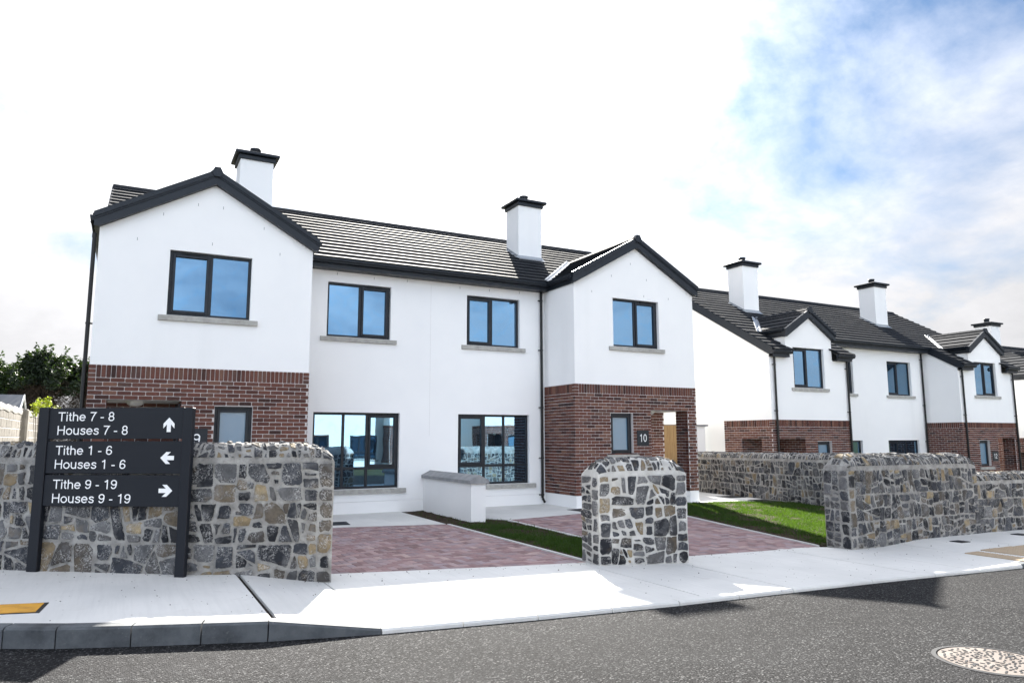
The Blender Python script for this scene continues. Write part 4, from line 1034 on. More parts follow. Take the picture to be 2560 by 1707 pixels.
        # side eaves of the gable: fascia and gutter
        for sg in (-1, 1):
            inner = (sg > 0) == (xm < 5); ye = d - .30 if inner else 8.2; xs = xm + sg * (W / 2 + .045); ff = MB()
            ff.box(min(xs, xs - sg * .045), max(xs, xs - sg * .045), 0.0, ye + (.3 if inner else 0), 5.055 - o5, 5.215 - o5); ff.obj('fascia', 'anth', roof)
            gg = MB(); gutter(gg, (xs, -.075, 5.25 - o5), (xs, ye, 5.25 - o5), (sg, 0)); gg.obj('gutter', 'anth', roof)
    # main eave
    ff = MB(); ff.box(W + .05, X2 - .05, 1.105, 1.13, 5.055 - o5, 5.215 - o5); ff.box(W + .05, X2 - .05, 1.13, d - .001, 5.055 - o5, 5.075 - o5); ff.box(0, XE, 8.25, 8.28, 5.055 - o5, 5.215 - o5); ff.obj('fascia', 'anth', roof)
    gg = MB(); gutter(gg, (W + .06, 1.105, 5.235 - o5), (X2 - .06, 1.105, 5.235 - o5), (0, -1)); gg.obj('gutter', 'anth', roof)
    # main verge trims on both ends, valley linings
    vt = MB()
    for x in (-.012, XE - .038):
        vt.prism([(x, 1.0, RZ(1.0) + .06), (x, YR, RZ(YR) + .06), (x, YR, RZ(YR) - .16), (x, 1.0, RZ(1.0) - .16)], (.05, 0, 0)); vt.prism([(x, YR, RZ(YR) + .06), (x, 2 * YR - 1.0, RZ(1.0) + .06), (x, 2 * YR - 1.0, RZ(1.0) - .16), (x, YR, RZ(YR) - .16)], (.05, 0, 0))
    vt.obj('verge_trim', 'anth', roof)
    for xm in (W / 2, X2 + W / 2):
        for sg in (-1, 1):
            if (sg < 0) == (xm < 5): continue
            a = Vector((xm + sg * (W / 2 + .10), 1.06, 5.30 - o5)); b = Vector((xm + sg * .02, 1.06 + (6.40 - 5.25) / T, 6.45 - o5))
            dd = (b - a).normalized(); nn = Vector((0, -T, 1)).normalized(); sdv = dd.cross(nn).normalized(); vl = MB()
            for o_, h in ((-.075, .026), (.035, .026)): vl.prism([a + sdv * o_ + nn * .002, a + sdv * (o_ + .045) + nn * .002, a + sdv * (o_ + .045) + nn * h, a + sdv * o_ + nn * h], b - a)
            vl.prism([a - sdv * .035, a + sdv * .04, a + sdv * .04 + nn * .006, a - sdv * .035 + nn * .006], b - a); vl.obj('valley_lining', 'lead', roof)
    deck.obj('roof_deck', 'pvc', roof); tag(jt.obj('roof_tile_run', 'tilej', roof, fix=False), kind='stuff'); clips.obj('ridge_clips', 'lead', roof)
    rz = lambda y: roofz(y) - o5
    for x in (2.63, 10.09): chimney(roof, x, x + .75, 2.99, 3.71, rz(3.0), 7.93 - o5, rz, T)
    downpipe(H, 9.85, 1.345, 5.12, -.25, brackets=(4.83, 3.55, 2.1, .85, -.05))
    downpipe(H, -.075, .10, 4.95, -.25, swan=(-.12, -.03, 5.20), brackets=(3.35, 1.7), side=(1, 0), out=(-1, 0))
    return H
HOUSE_A = house_gabled((0, 0, 0), 'white semi-detached pair with two brick-based gables, numbers 9 and 10, behind the driveways', True, ('9', '10'))

# ---- building of the second kind: catslide roof with wall dormers
def house_catslide(loc, label, numbers=None):
    H = empty('semi_detached_house', loc); tag(H, label, 'house')
    W, X2, d, HB, YR, T = 3.71, 10.03, 1.39, 2.625, 4.95, .58; XE = X2 + W
    roofz = lambda y: 4.79 + T * (y + .30); E = 4.60
    wall = MB(); brickwork = MB(); plin = PL(H); bw = empty('brick_wall', (0, 0, 0), H)
    g = lambda left, a: (W - a) if left else (X2 + a)
    roof = empty('roof', (0, 0, 4.8), H); o5 = 4.8; jt = MB(); clips = MB(); deck = MB(); tb = [290]
    DA, DB, DE, DP = .755, 2.945, 5.30, 6.0
    for left in (True, False):
        x0 = 0.0 if left else X2; x1 = x0 + W; mort = MB()
        def gh(a, b, c, e): p, q = sorted((g(left, a), g(left, b))); return (p, q, c, e)
        rel = lambda h: (h[0] - x0, h[1] - x0, h[2], h[3])
        k = gh(1.02, 1.69, .945, 1.938); po = gh(2.25, 3.45, -.29, 2.025)
        da, db = x0 + DA, x0 + DB; dm = (da + db) / 2; wn = (x0 + 1.09, x0 + 2.55, 3.66, 4.965)
        wall_face(wall, (x0, 0), (1, 0), 0, DA, HB, E + .02); wall_face(wall, (x0, 0), (1, 0), DB, W, HB, E + .02); wall_face(wall, (x0, 0), (1, 0), DA, DB, HB, DE, [rel(wn)])
        wall.poly([(da, 0, DE), (db, 0, DE), (dm, 0, DP)])
        for x, left_side in ((da, True), (db, False)):     # dormer cheeks
            ye = -.30 + (DE - 4.79) / T + .25; P = [(x, 0, E - .1), (x, 0, DE + .05), (x, ye, DE + .05), (x, ye, roofz(ye) - .2)]
            wall.poly(P if not left_side else P[::-1])
        wall_face(mort, (x0, 0), (1, 0), 0, W, 0.0, HB, [rel(k), (rel(po)[0], rel(po)[1], -.01, 2.025)])
        put_bricks(bw, brickwork, (x0, 0), (1, 0), W, [rel(k), rel(po)], [0], None, seed=8 + left)
        xi, xo = (x1, x0) if left else (x0, x1); so = (.45, 1.30)
        side = lambda x, ya, yb: [(x, ya, HB), (x, yb, HB), (x, yb, roofz(yb) - .09), (x, ya, roofz(ya) - .09)]
        if left:
            wall.poly(side(xi, 0, d)); wall_face(mort, (xi, 0), (0, 1), 0, d, 0, HB); put_bricks(bw, brickwork, (xi, 0), (0, 1), d, [], [0], ends=(True, False))
            wall_face(mort, (xo, 2.05), (0, -1), 0, 2.05, 0, HB, [(2.05 - so[1], 2.05 - so[0], -.01, 2.025)], reveal=False); put_bricks(bw, brickwork, (xo, 2.05), (0, -1), 2.05, [(2.05 - so[1], 2.05 - so[0], -.3, 2.025)], [0])
        else:
            wall.poly(side(xi, 0, d)[::-1]); wall_face(mort, (xi, d), (0, -1), 0, d, 0, HB); put_bricks(bw, brickwork, (xi, d), (0, -1), d, [], [0], ends=(False, True))
            wall_face(mort, (xo, 0), (0, 1), 0, 2.05, 0, HB, [(so[0], so[1], -.01, 2.025)], reveal=False); put_bricks(bw, brickwork, (xo, 0), (0, 1), 2.05, [(so[0], so[1], -.3, 2.025)], [0])
        wall.poly([(xo, 0, HB), (xo, 2.05, HB), (xo, 2.05, -.6), (xo, 8.6, -.6), (xo, 8.6, roofz(1.3) - .09), (xo, YR, roofz(YR) - .09), (xo, 0, roofz(0) - .09)][:: (1 if left else -1)])
        pk = rel(po)
        for a, b_ in ((0, pk[0]), (pk[1], W)): plin.box(x0 + a - .003, x0 + b_ + .003, -.004, .45, -.8, -.001)
        plin.box(min(xi, xi + (-.2 if left else .2)), max(xi, xi + (-.2 if left else .2)), .45, d, -.8, -.001); plin.box(*((xo - .004, xo + .25) if left else (xo - .25, xo + .004)), 1.30, 2.05, -.8, -.001)
        pi, pe = g(left, 2.25), g(left, 3.45); a, b_ = sorted((pi, xo)); L = b_ - a
        wall_face(mort, (a, 1.30), (1, 0), 0, L, -.2, 2.03); put_bricks(bw, brickwork, (a, 1.30), (1, 0), L, [], [0], soldier=False, z1=2.02)
        if left:
            wall_face(mort, (pi, 0), (0, -1), -1.30, 0, -.2, 2.03); put_bricks(bw, brickwork, (pi, 1.3), (0, -1), 1.30, [], [0], soldier=False, z1=2.02)
            wall_face(mort, (pe, 0), (0, 1), 0, .45, 0, 2.03); wall_face(mort, (pe, .45), (-1, 0), 0, pe - xo, 0, 2.03)
        else:
            wall_face(mort, (pi, 0), (0, 1), 0, 1.30, -.2, 2.03); put_bricks(bw, brickwork, (pi, 0), (0, 1), 1.30, [], [0], soldier=False, z1=2.02)
            wall_face(mort, (pe, .45), (0, -1), 0, .45, 0, 2.03); put_bricks(bw, brickwork, (pe, .45), (0, -1), .45, [], [0], soldier=False, z1=2.02); wall_face(mort, (xo, .45), (-1, 0), 0, xo - pe, 0, 2.03)
        mort.obj('mortar_bed', 'bmortar', bw, fix=False)
        cl = MB(); cl.box(a + .002, b_ - .002, .002, 1.298, 2.027, 2.06); cl.obj('porch_ceiling', 'render', H)
        st = MB(); st.box(a + .002, b_ - .002, .01, 1.29, -.6, -.13); st.obj('porch_step', 'concrete', H)
        window(H, wn[0], wn[1], wn[2], wn[3], 0.0, [(1, left), (1.08, not left)], vent=1); window(H, k[0], k[1], k[2], k[3], 0.0, [(1, True)], frost=True, sill_over=.135)
        if numbers and numbers[0 if left else 1]:
            p, q = sorted((g(left, 1.79), g(left, 2.155))); plate(H, p, -.0005, 1.148, 1.526, q - p, numbers[0 if left else 1])
        # dormer roof
        hw = (DB - DA) / 2 + .11; Td = .64; zt = 6.27; yb = 2.25; gl = math.hypot(hw, hw * Td)
        deck.prism([(dm - hw + .05, -.06, zt - .07 - Td * (hw - .05) - o5), (dm, -.06, zt - .07 - o5), (dm + hw - .05, -.06, zt - .07 - Td * (hw - .05) - o5), (dm, -.06, zt - .2 - o5)], (0, yb + .06, 0))
        for sg in (-1, 1):
            e = (dm + sg * hw, -.10 if sg > 0 else yb, zt - .045 - Td * hw - o5)
            tile_slope(roof, jt, e, (0, 1, 0) if sg > 0 else (0, -1, 0), (-sg, 0, Td), yb + .10, gl, tb, lambda u, s, c: c.y < -.30 + (c.z + o5 - 4.79) / T + .25, (lambda u, r: True) if sg < 0 else (lambda u, r: False), 5)
            xs = dm + sg * ((DB - DA) / 2 + .05); ye = .95; ff = MB(); ff.box(min(xs, xs - sg * .05), max(xs, xs - sg * .05), 0.0, ye, DE - .005 - o5, DE + .20 - o5); ff.obj('fascia', 'anth', roof)
            gg = MB(); gutter(gg, (xs, -.075, DE + .24 - o5), (xs, ye, DE + .24 - o5), (sg, 0)); gg.obj('gutter', 'anth', roof)
            av = Vector((dm + sg * (hw + .02), -.30 + (zt - Td * hw - 4.79) / T, zt - Td * hw - o5 + .03)); bv = Vector((dm + sg * .03, -.30 + (zt - 4.79) / T - .02, zt - o5 + .03))
            dd = (bv - av).normalized(); nn = Vector((0, -T, 1)).normalized(); sdv = dd.cross(nn).normalized(); vl = MB()
            for o_ in (-.09, .05): vl.prism([av + sdv * o_ + nn * .002, av + sdv * (o_ + .05) + nn * .002, av + sdv * (o_ + .05) + nn * .034, av + sdv * o_ + nn * .034], bv - av)
            vl.prism([av - sdv * .05, av + sdv * .06, av + sdv * .06 + nn * .012, av - sdv * .05 + nn * .012], bv - av); vl.obj('valley_lining', 'lead', roof)
        ridge_run(roof, (dm, -.10, zt - o5 + .02), (dm, yb - .03, zt - o5 + .02), clips)
        bb = MB(); cp = MB(); barge(bb, cp, dm - hw + .01, zt - Td * hw + .01 - o5, dm, zt - .015 - o5, -.12, .24); bb.obj('barge_board', 'anth', roof); cp.obj('verge_cap', 'anth', roof)
        ec = MB(); ec.prism([(dm + a, -.175, zt + b - o5) for a, b in ((-.10, -.075), (-.05, .035), (.05, .035), (.10, -.075), (.05, -.15), (-.05, -.15))], (0, .10, 0)); ec.obj('ridge_end_cap', 'anth', roof)
        # front eaves either side of the dormer
        for p, q in ((x0 - .06, da + .02), (db - .02, x1 + .06)):
            ff = MB(); ff.box(p + .05, q - .05, -.19, -.165, 4.595 - o5, 4.755 - o5); ff.box(p + .05, q - .05, -.165, -.001, 4.595 - o5, 4.615 - o5); ff.obj('fascia', 'anth', roof)
            gg = MB(); gutter(gg, (p, -.19, 4.785 - o5), (q, -.19, 4.785 - o5), (0, -1)); gg.obj('gutter', 'anth', roof)
        # verge boards of the catslide
        for x in ((xo - .05 if left else xo + .01), (xi + .01 if left else xi - .05)):
            yt = YR if abs(x - xo) < .2 else 1.2; bd = MB(); vz = lambda y: roofz(y) - o5
            bd.prism([(x, -.20, vz(-.20) + .02), (x, yt, vz(yt) + .02), (x, yt, vz(yt) - .27), (x, -.02, vz(-.02) - .27), (x, -.20, vz(-.2) - .18)], (.04, 0, 0)); bd.obj('verge_board', 'anth', roof)
        sd_ = 1 if left else -1
        downpipe(H, x0 + .17, -.06, 4.68, -.3, brackets=(4.35, 2.9), side=(-1, 0)); downpipe(H, x1 - .10, -.06, 4.68, -.3, brackets=(4.35, 2.9), side=(-1, 0))
        lat = [(0, .01, W, 0)]
        deckx = (x0 + .01, W - .02)
        vz = lambda y: roofz(y) - o5 - .03
        for p, q in ((x0 + .01, da), (db, x1 - .01)): deck.prism([(p, -.24, vz(-.24)), (p, 1.2, vz(1.2)), (p, 1.2, vz(1.2) - .08), (p, -.24, vz(-.24) - .05)], (q - p, 0, 0))
        tile_slope(roof, jt, (x0 - .03, -.30, 4.79 - o5), (1, 0, 0), (0, 1, T), W + .06, math.hypot(1.45, 1.45 * T), tb if left else [0], lambda u, s, c: not (da - .02 < c.x < db + .02 and c.y < 1.3 and c.z + o5 < 5.6), None, 3)
    holes = [(4.40 - W, 5.86 - W, 3.66, 4.965), (7.84 - W, 9.28 - W, 3.66, 4.965), (4.24 - W, 6.14 - W, .29, 1.953), (7.63 - W, 9.51 - W, .29, 1.953)]
    wall_face(wall, (W, d), (1, 0), 0, X2 - W, -.03, 5.65, holes); plin.box(W, X2, d - .006, d + .2, -.8, -.034)
    for hx, li in ((holes[0], [(1.08, False), (1, True)]), (holes[1], [(1, True), (1.08, False)])): window(H, hx[0] + W, hx[1] + W, hx[2], hx[3], d, li, vent=1)
    for hx in holes[2:]: window(H, hx[0] + W, hx[1] + W, hx[2], hx[3], d, [(1, True), (.86, False), (1.08, False)], transom=.445, sill_over=.165)
    wall_face(wall, (XE, 8.6), (-1, 0), 0, XE, -.6, 5.4)
    wall.obj('wall', 'render', H, fix=False); None
    tag(brickwork.obj('brick_run', 'brickj', bw, fix=False), kind='stuff')
    vz = lambda y: roofz(y) - o5 - .03; ye = 1.00
    deck.prism([(.02, ye + .04, vz(ye + .04)), (.02, YR, vz(YR)), (.02, 2 * YR - ye, vz(ye)), (.02, 2 * YR - ye - .2, vz(ye) - .05), (.02, YR, vz(YR) - .1), (.02, ye + .2, vz(ye) - .05)], (XE - .04, 0, 0))
    s0 = math.hypot(1.45, 1.45 * T); sl = math.hypot(YR - ye, T * (YR - ye))
    tile_slope(roof, jt, (-.03, ye, roofz(ye) - o5), (1, 0, 0), (0, 1, T), XE + .06, sl, tb, None, lambda u, r: r > 30, 1)
    tile_slope(roof, jt, (XE, 2 * YR - ye, roofz(ye) - o5), (-1, 0, 0), (0, -1, T), XE, sl, [0], None, None, 2)
    ridge_run(roof, (0, YR, roofz(YR) + .055 - o5), (XE, YR, roofz(YR) + .055 - o5), clips)
    ff = MB(); ff.box(W + .05, X2 - .05, 1.045, 1.07, roofz(1.0) - .20 - o5, roofz(1.0) - .03 - o5); ff.box(W + .05, X2 - .05, 1.07, d - .001, roofz(1.0) - .20 - o5, roofz(1.0) - .18 - o5); ff.obj('fascia', 'anth', roof)
    gg = MB(); gutter(gg, (W + .06, 1.045, roofz(1.0) - o5), (X2 - .06, 1.045, roofz(1.0) - o5), (0, -1)); gg.obj('gutter', 'anth', roof)
    deck.obj('roof_deck', 'pvc', roof); tag(jt.obj('roof_tile_run', 'tilej', roof, fix=False), kind='stuff'); clips.obj('ridge_clips', 'lead', roof)
    rz = lambda y: roofz(y) - o5
    for x, zt in ((2.05, 8.42), (9.58, 8.36)): chimney(roof, x, x + .76, 2.90, 3.63, rz(2.9), zt - o5, rz, T)
    downpipe(H, 9.92, d - .065, roofz(1.0) - .1, -.3, brackets=(5.1, 3.3, 1.9))
    return H
HOUSE_B = house_catslide((18.403, 1.752, -.726), 'white semi-detached pair with pointed wall dormers, number 12 at its far end', (None, '12'))
HOUSE_C = house_gabled((34.0, 1.8, -1.32), 'white gabled house only partly in view beyond number 12', False)

# ------------------------------------------------------------------ direction sign
def build_sign():
    a, b = Vector((-.138, -5.047)), Vector((1.223, -5.967)); e = (b - a).normalized(); ang = math.atan2(e.y, e.x)
    S = empty('direction_sign', (a.x, a.y, 0)); S.rotation_euler = (0, 0, ang)
    tag(S, 'black direction sign on two posts with three panels of white lettering and arrows', 'sign')
    for x0, x1, zb in ((-.078, .040, Zpav(-.138)), (1.578, 1.684, Zpav(1.22))):
        m = MB(); m.cbox(x0, x1, -.03, .035, zb - .03, 1.682 if x0 < 1 else 1.668, .006); m.obj('post', 'sign', S)
    rows = ((1.340, 1.672, 'Tithe 7 - 8', 'Houses 7 - 8', 'up'), (.976, 1.316, 'Tithe 1 - 6', 'Houses 1 - 6', 'left'), (.634, .960, 'Tithe 9 - 19', 'Houses 9 - 19', 'right'))
    for k, (z0, z1, t1, t2, arrow) in enumerate(rows):
        m = MB(); m.cbox(.041, 1.577, -.016, .012, z0, z1, .003); p = m.obj('panel', 'sign', S); p['label'] = 'sign panel reading ' + t1 + ', ' + t2 + ' with an arrow pointing ' + arrow
        base = (1.532, 1.268 - .096, .910 - .096)[k]; sp = .147
        lettering(p, t1, (.141, -.0172, base), .097, 'LEFT', 1.085); lettering(p, t2, (.137, -.0172, base - sp), .097, 'LEFT', 1.085)
        A = MB(); L, w, s = .076, .062, .0225         # chunky arrow with swept barbs
        P = [(L, 0), (.012, w), (-.038, w), (.004, s), (-L, s), (-L, -s), (.004, -s), (-.038, -w), (.012, -w)]
        r = {'up': math.pi / 2, 'left': math.pi, 'right': 0}[arrow]; cx, cz = ((1.419, 1.488), (1.420, 1.140), (1.423, .800))[k]
        A.prism([(cx + (x * math.cos(r) - y * math.sin(r)), -.0165, cz + (x * math.sin(r) + y * math.cos(r))) for x, y in P], (0, -.0015, 0)); A.obj('arrow', 'vinyl', p)
build_sign()

# ------------------------------------------------------------------ low party wall, side wall, gate
def build_party_wall():
    o = empty('party_wall', (6.72, -1.2, -.3)); tag(o, 'short white rendered dividing wall with grey ridged coping between numbers 9 and 10', 'wall')
    m = MB(); m.box(0, .32, 0, 2.605, -.1, .745); m.obj('wall_body', 'render', o)
    ys = [-.055, .86, 1.74, 2.60]
    for a, b in zip(ys, ys[1:]):
        c = MB(); c.prism([(-.055, a + .003, .747), (.375, a + .003, .747), (.375, a + .003, .812), (.16, a + .003, .915), (-.055, a + .003, .812)], (0, b - a - .006, 0)); c.obj('coping_stone', 'coping', o)
    m = MB(); m.prism([(-.055, -.056, .747), (.375, -.056, .747), (.375, -.056, .812), (.16, -.056 , .915), (-.055, -.056, .812)], (0, .002, 0))
build_party_wall()
def build_side():
    o = empty('side_wall', (14.0, 4.2, -.3)); tag(o, 'white rendered side wall with flat coping beyond the porch of number 10', 'wall')
    m = MB(); m.box(1.6, 3.9, 0, .22, -.6, 2.02); m.obj('wall_body', 'render', o); c = MB(); c.cbox(1.55, 4.0, -.06, .28, 2.022, 2.08, .006); c.obj('coping', 'coping', o)
    g = empty('timber_gate', (13.75, 2.85, -.28)); tag(g, 'tall pine board side gate seen through the brick porch', 'gate')
    n = 16; w = .125
    for i in range(n):
        b = MB(); b.cbox(i * w + .002, (i + 1) * w - .002, 0, .02, .06, 2.0, .003); b.obj('board', 'pine', g)
    for z in (.3, 1.0, 1.75):
        b = MB(); b.cbox(0, n * w, .022, .06, z, z + .09, .003); b.obj('rail', 'pine', g)
build_side()

# ------------------------------------------------------------------ covers in the paving
def cover(name, label, pts, mat, rim=None, cat='cover', grp=None, zf=G, slots=False, dz=.010):
    P = [Vector(p) for p in pts]; c = sum(P, Vector((0, 0))) / len(P); z = zf(c.x, c.y)
    o = empty(name, (c.x, c.y, z)); tag(o, label, cat, grp)
    f = MB(); f.prism([(p.x - c.x, p.y - c.y, zf(p.x, p.y) - z - .03) for p in P], (0, 0, .03 + dz)); f.obj('frame', 'iron', o)
    q = [c + (p - c) * .88 for p in P]; l = MB(); l.prism([(p.x - c.x, p.y - c.y, zf(p.x, p.y) - z + dz - .01) for p in q], (0, 0, .0135)); lid = l.obj('lid', mat, o)
    if slots:
        for t in (.2, .4, .6, .8):
            a = q[0].lerp(q[1], t); b = q[3].lerp(q[2], t); d = (b - a) * .1; n_ = (q[1] - q[0]).normalized() * .012; s = MB()
            s.prism([((v.x - c.x), (v.y - c.y), zf(v.x, v.y) - z + dz + .003) for v in (a + d, a + d + n_, b - d + n_, b - d)], (0, 0, .004)); s.obj('rib', 'iron', lid)
    return o
def rect(cx, cy, w, d, a=0):
    ca, sa = math.cos(a), math.sin(a); return [(cx + x * ca - y * sa, cy + x * sa + y * ca) for x, y in ((-w / 2, -d / 2), (w / 2, -d / 2), (w / 2, d / 2), (-w / 2, d / 2))]
cover('drain_cover', 'black drain cover in the path at the head of the driveway beside the signed wall', rect(4.33, -.27, .40, .55, -.12), 'iron', slots=True)
cover('drain_cover', 'black drain cover in the path by the brick corner behind the pier', rect(9.85, -.36, .42, .5, .1), 'iron', slots=True)
cover('drain_cover', 'black drain cover in the far path, the one farther from the lawn', rect(15.5, .70, .58, .58), 'iron', slots=True)
cover('drain_cover', 'black drain cover at the very edge of the lawn', rect(15.36, -.66, .55, .75, -.1), 'iron', slots=True)
pz = lambda x, y: Zpav(x)
cover('service_cover', 'small black service cover in the footpath nearest the tall stone wall end', rect(12.76, -7.14, .26, .20, .05), 'iron', zf=pz)
cover('service_cover', 'small black service cover in the footpath by the low stone wall', rect(14.9, -6.95, .26, .20, .05), 'iron', zf=pz)
cover('utility_cover', 'worn orange-yellow utility cover in the footpath by the sign', [(-.40, -7.13), (.098, -7.231), (.134, -6.835), (-.38, -6.74)], 'yellow', zf=pz, dz=.006)
def build_tactile():
    o = empty('tactile_paving', (11.5, -8.6, 0)); tag(o, 'buff tactile paving at the crossing point', kind='structure')
    nx, ny, s = 9, 2, .4
    for i in range(nx):
        for j in range(ny):
            x, y = .22 + i * (s + .006), -.02 + j * (s + .006) - .02 * 0; z = Zpav(11.5 + x + .2) + .006
            if j == 0 and i == 0: x0 = x
            m = MB(); m.box(x, x + s, y, y + s, z - .05, z)
            if i < 5:
                for p in range(6):
                    for q in range(6):
                        cx, cy = x + .035 + p * .066, y + .035 + q * .066; r = .013
                        m.add([(cx + r * math.cos(t), cy + r * math.sin(t), z) for t in (0, 1.047, 2.094, 3.142, 4.189, 5.236)] + [(cx + .6 * r * math.cos(t), cy + .6 * r * math.sin(t), z + .005) for t in (0, 1.047, 2.094, 3.142, 4.189, 5.236)], [(k, (k + 1) % 6, 6 + (k + 1) % 6, 6 + k) for k in range(6)] + [tuple(range(6, 12))])
            m.obj('tile', 'buff', o)
build_tactile()
def build_grit():
    rnd = random.Random(77); m = MB(); K = KERB + KERB_R[1:]
    for _ in range(420):
        x = rnd.uniform(-1.5, 13.5); y0, y1 = interp(K, x) + .16, back_of_walls(x) - .02; y = rnd.uniform(y0, y1)
        if rnd.random() < .35: y = y1 - abs(rnd.gauss(0, .10))
        r = rnd.uniform(.003, .009) * (1.6 if rnd.random() < .06 else 1); z = Zpav(x) + .001
        V = [(x + r * rnd.uniform(.6, 1.2) * math.cos(t), y + r * rnd.uniform(.6, 1.2) * math.sin(t), z) for t in (0, 1.25, 2.5, 3.8, 5.0)]; m.add(V + [(x, y, z + r * .9)], [(i, (i + 1) % 5, 5) for i in range(5)])
    tag(m.obj('grit', 'soil', fix=False), 'scattered specks of grit on the pale footpath', 'grit', kind='stuff')
build_grit()
def build_manhole():
    c = Vector((6.49, -11.05)); z = Zr(c.x); o = empty('manhole_cover', (c.x, c.y, z)); tag(o, 'worn round manhole cover in the asphalt road', 'manhole cover')
    n = 48; r = .36; sl = lambda x: -.02 * x
    ring = MB(); P = [(math.cos(2 * math.pi * i / n), math.sin(2 * math.pi * i / n)) for i in range(n)]
    V = []
    for rr, h in ((r + .045, -.01), (r + .045, .004), (r + .012, .006), (r + .012, -.02)): V += [(rr * a, rr * b, sl(rr * a) + h) for a, b in P]
    ring.add(V, [(k * n + i, k * n + (i + 1) % n, (k + 1) * n + (i + 1) % n, (k + 1) * n + i) for k in range(3) for i in range(n)]); ring.obj('frame', 'iron', o)
    lid = MB(); lid.prism([(r * a, r * b, sl(r * a) - .02) for a, b in P], (0, 0, .024)); lo = lid.obj('lid', 'wornlid', o)
    rnd = random.Random(5); s = MB(); k = 0; placed = []
    while k < 170:
        x, y = rnd.uniform(-r, r), rnd.uniform(-r, r)
        if math.hypot(x, y) > r - .03 or any(math.dist((x, y), p) < .033 for p in placed):
            if rnd.random() < .002: k += 1
            continue
        placed.append((x, y)); k += 1; a = rnd.choice((.25, .25, 1.82)) + rnd.gauss(0, .1); L, w = .016, .0062; ca, sa = math.cos(a), math.sin(a)
        s.prism([(x + p * ca - q * sa, y + p * sa + q * ca, sl(x) + .0045) for p, q in ((-L, -w * .6), (-L * .7, -w), (L * .7, -w), (L, -w * .6), (L, w * .6), (L * .7, w), (-L * .7, w), (-L, w * .6))], (0, 0, .003))
    tag(s.obj('grip_studs', 'iron', lo), kind='stuff')
    for sx in (-1, 1):
        h = MB(); h.box(sx * .24 - .035, sx * .24 + .035, -.012, .012, .0, sl(sx * .24) + .0075); h.obj('key_slot', 'iron', lo)
build_manhole()

# ------------------------------------------------------------------ far left: block wall, roof, trees
def build_left():
    rnd = random.Random(3)
    o = empty('block_wall', (-2.0, 4.0, -.4)); tag(o, 'sunlit grey concrete block wall running back beside number 9', 'wall')
    m = MB(); m.box(-.21, -.006, 0, 11, 0, 2.50); m.obj('mortar_core', 'bmortar', o)
    bm_ = MB(); bm_.cbox(-.1, .0, .003, .437, .003, .212, .006); me = bm_.mesh('block', 'block', fix=True)
    for c in range(11):
        off = -.22 if c % 2 else 0
        for k in range(26):
            y = off + k * .45
            if y < -.01 or y > 10.6: continue
            b = link('block', me, o, (rnd.gauss(0, .001), y + .005, c * .225 + .004))
    m = MB(); ys = [11 * k / 44 for k in range(45)]
    P = [[(x, y, z + .02 * math.sin(y * 5 + x * 9) + rnd.gauss(0, .006)) for x, z in ((.012, 2.44), (.014, 2.53), (-.04, 2.60), (-.105, 2.62), (-.19, 2.58), (-.22, 2.44))] for y in ys]
    m.v = [v for r in P for v in r]; m.f = [(i * 6 + k, (i + 1) * 6 + k, (i + 1) * 6 + k + 1, i * 6 + k + 1) for i in range(44) for k in range(5)] + [(0, 1, 2, 3, 4, 5)]; m.obj('capping', 'mortar', o)
    m = MB(); m.cbox(-.26, .14, 6.3, 6.72, 0, 2.60, .05); m.obj('pier', 'block', o)
    # small roofed building behind it
    h = empty('outbuilding', (-4.75, 15, -1.0)); tag(h, 'small slate-roofed building with white gable end peeping over the block wall', 'building')
    m = MB(); m.box(-1.5, 1.9, 0, 3.6, 0, 2.75); m.prism([(1.9, 0, 2.75), (1.9, 3.6, 2.75), (1.9, 1.8, 3.75)], (-3.4, 0, 0)); m.obj('wall', 'render', h)
    m = MB(); m.prism([(2.05, -.25, 2.68), (2.05, 1.8, 3.84), (2.05, 1.8, 3.93), (2.05, -.25, 2.77)], (-3.7, 0, 0)); m.prism([(2.05, 3.85, 2.68), (2.05, 1.8, 3.84), (2.05, 1.8, 3.93), (2.05, 3.85, 2.77)], (-3.7, 0, 0)); m.obj('roof', 'slate', h)
    m = MB(); m.prism([(2.055, -.25, 2.60), (2.055, 1.8, 3.78), (2.055, 1.8, 3.95), (2.055, -.25, 2.78)], (.03, 0, 0)); m.prism([(2.055, 3.85, 2.60), (2.055, 1.8, 3.78), (2.055, 1.8, 3.95), (2.055, 3.85, 2.78)], (.03, 0, 0)); m.obj('barge_board', 'vinyl', h)
def leaf_cloud(m, rnd, c, rad, n, size):
    for _ in range(n):
        while True:
            p = Vector((rnd.uniform(-1, 1), rnd.uniform(-1, 1), rnd.uniform(-1, 1)))
            if .1 < p.length < 1: break
        p = p * (p.length ** -.35) if p.length > .4 else p
        q = Vector(c) + Vector((p.x * rad[0], p.y * rad[1], p.z * rad[2])); s = size * rnd.uniform(.6, 1.4)
        a = Vector((rnd.gauss(0, 1), rnd.gauss(0, 1), rnd.gauss(0, .7))).normalized(); b = a.cross(Vector((rnd.gauss(0, 1), rnd.gauss(0, 1), rnd.gauss(0, 1)))).normalized()
        m.add([q - a * s, q + b * s * .42, q + a * s, q - b * s * .42], [(0, 1, 2, 3)])
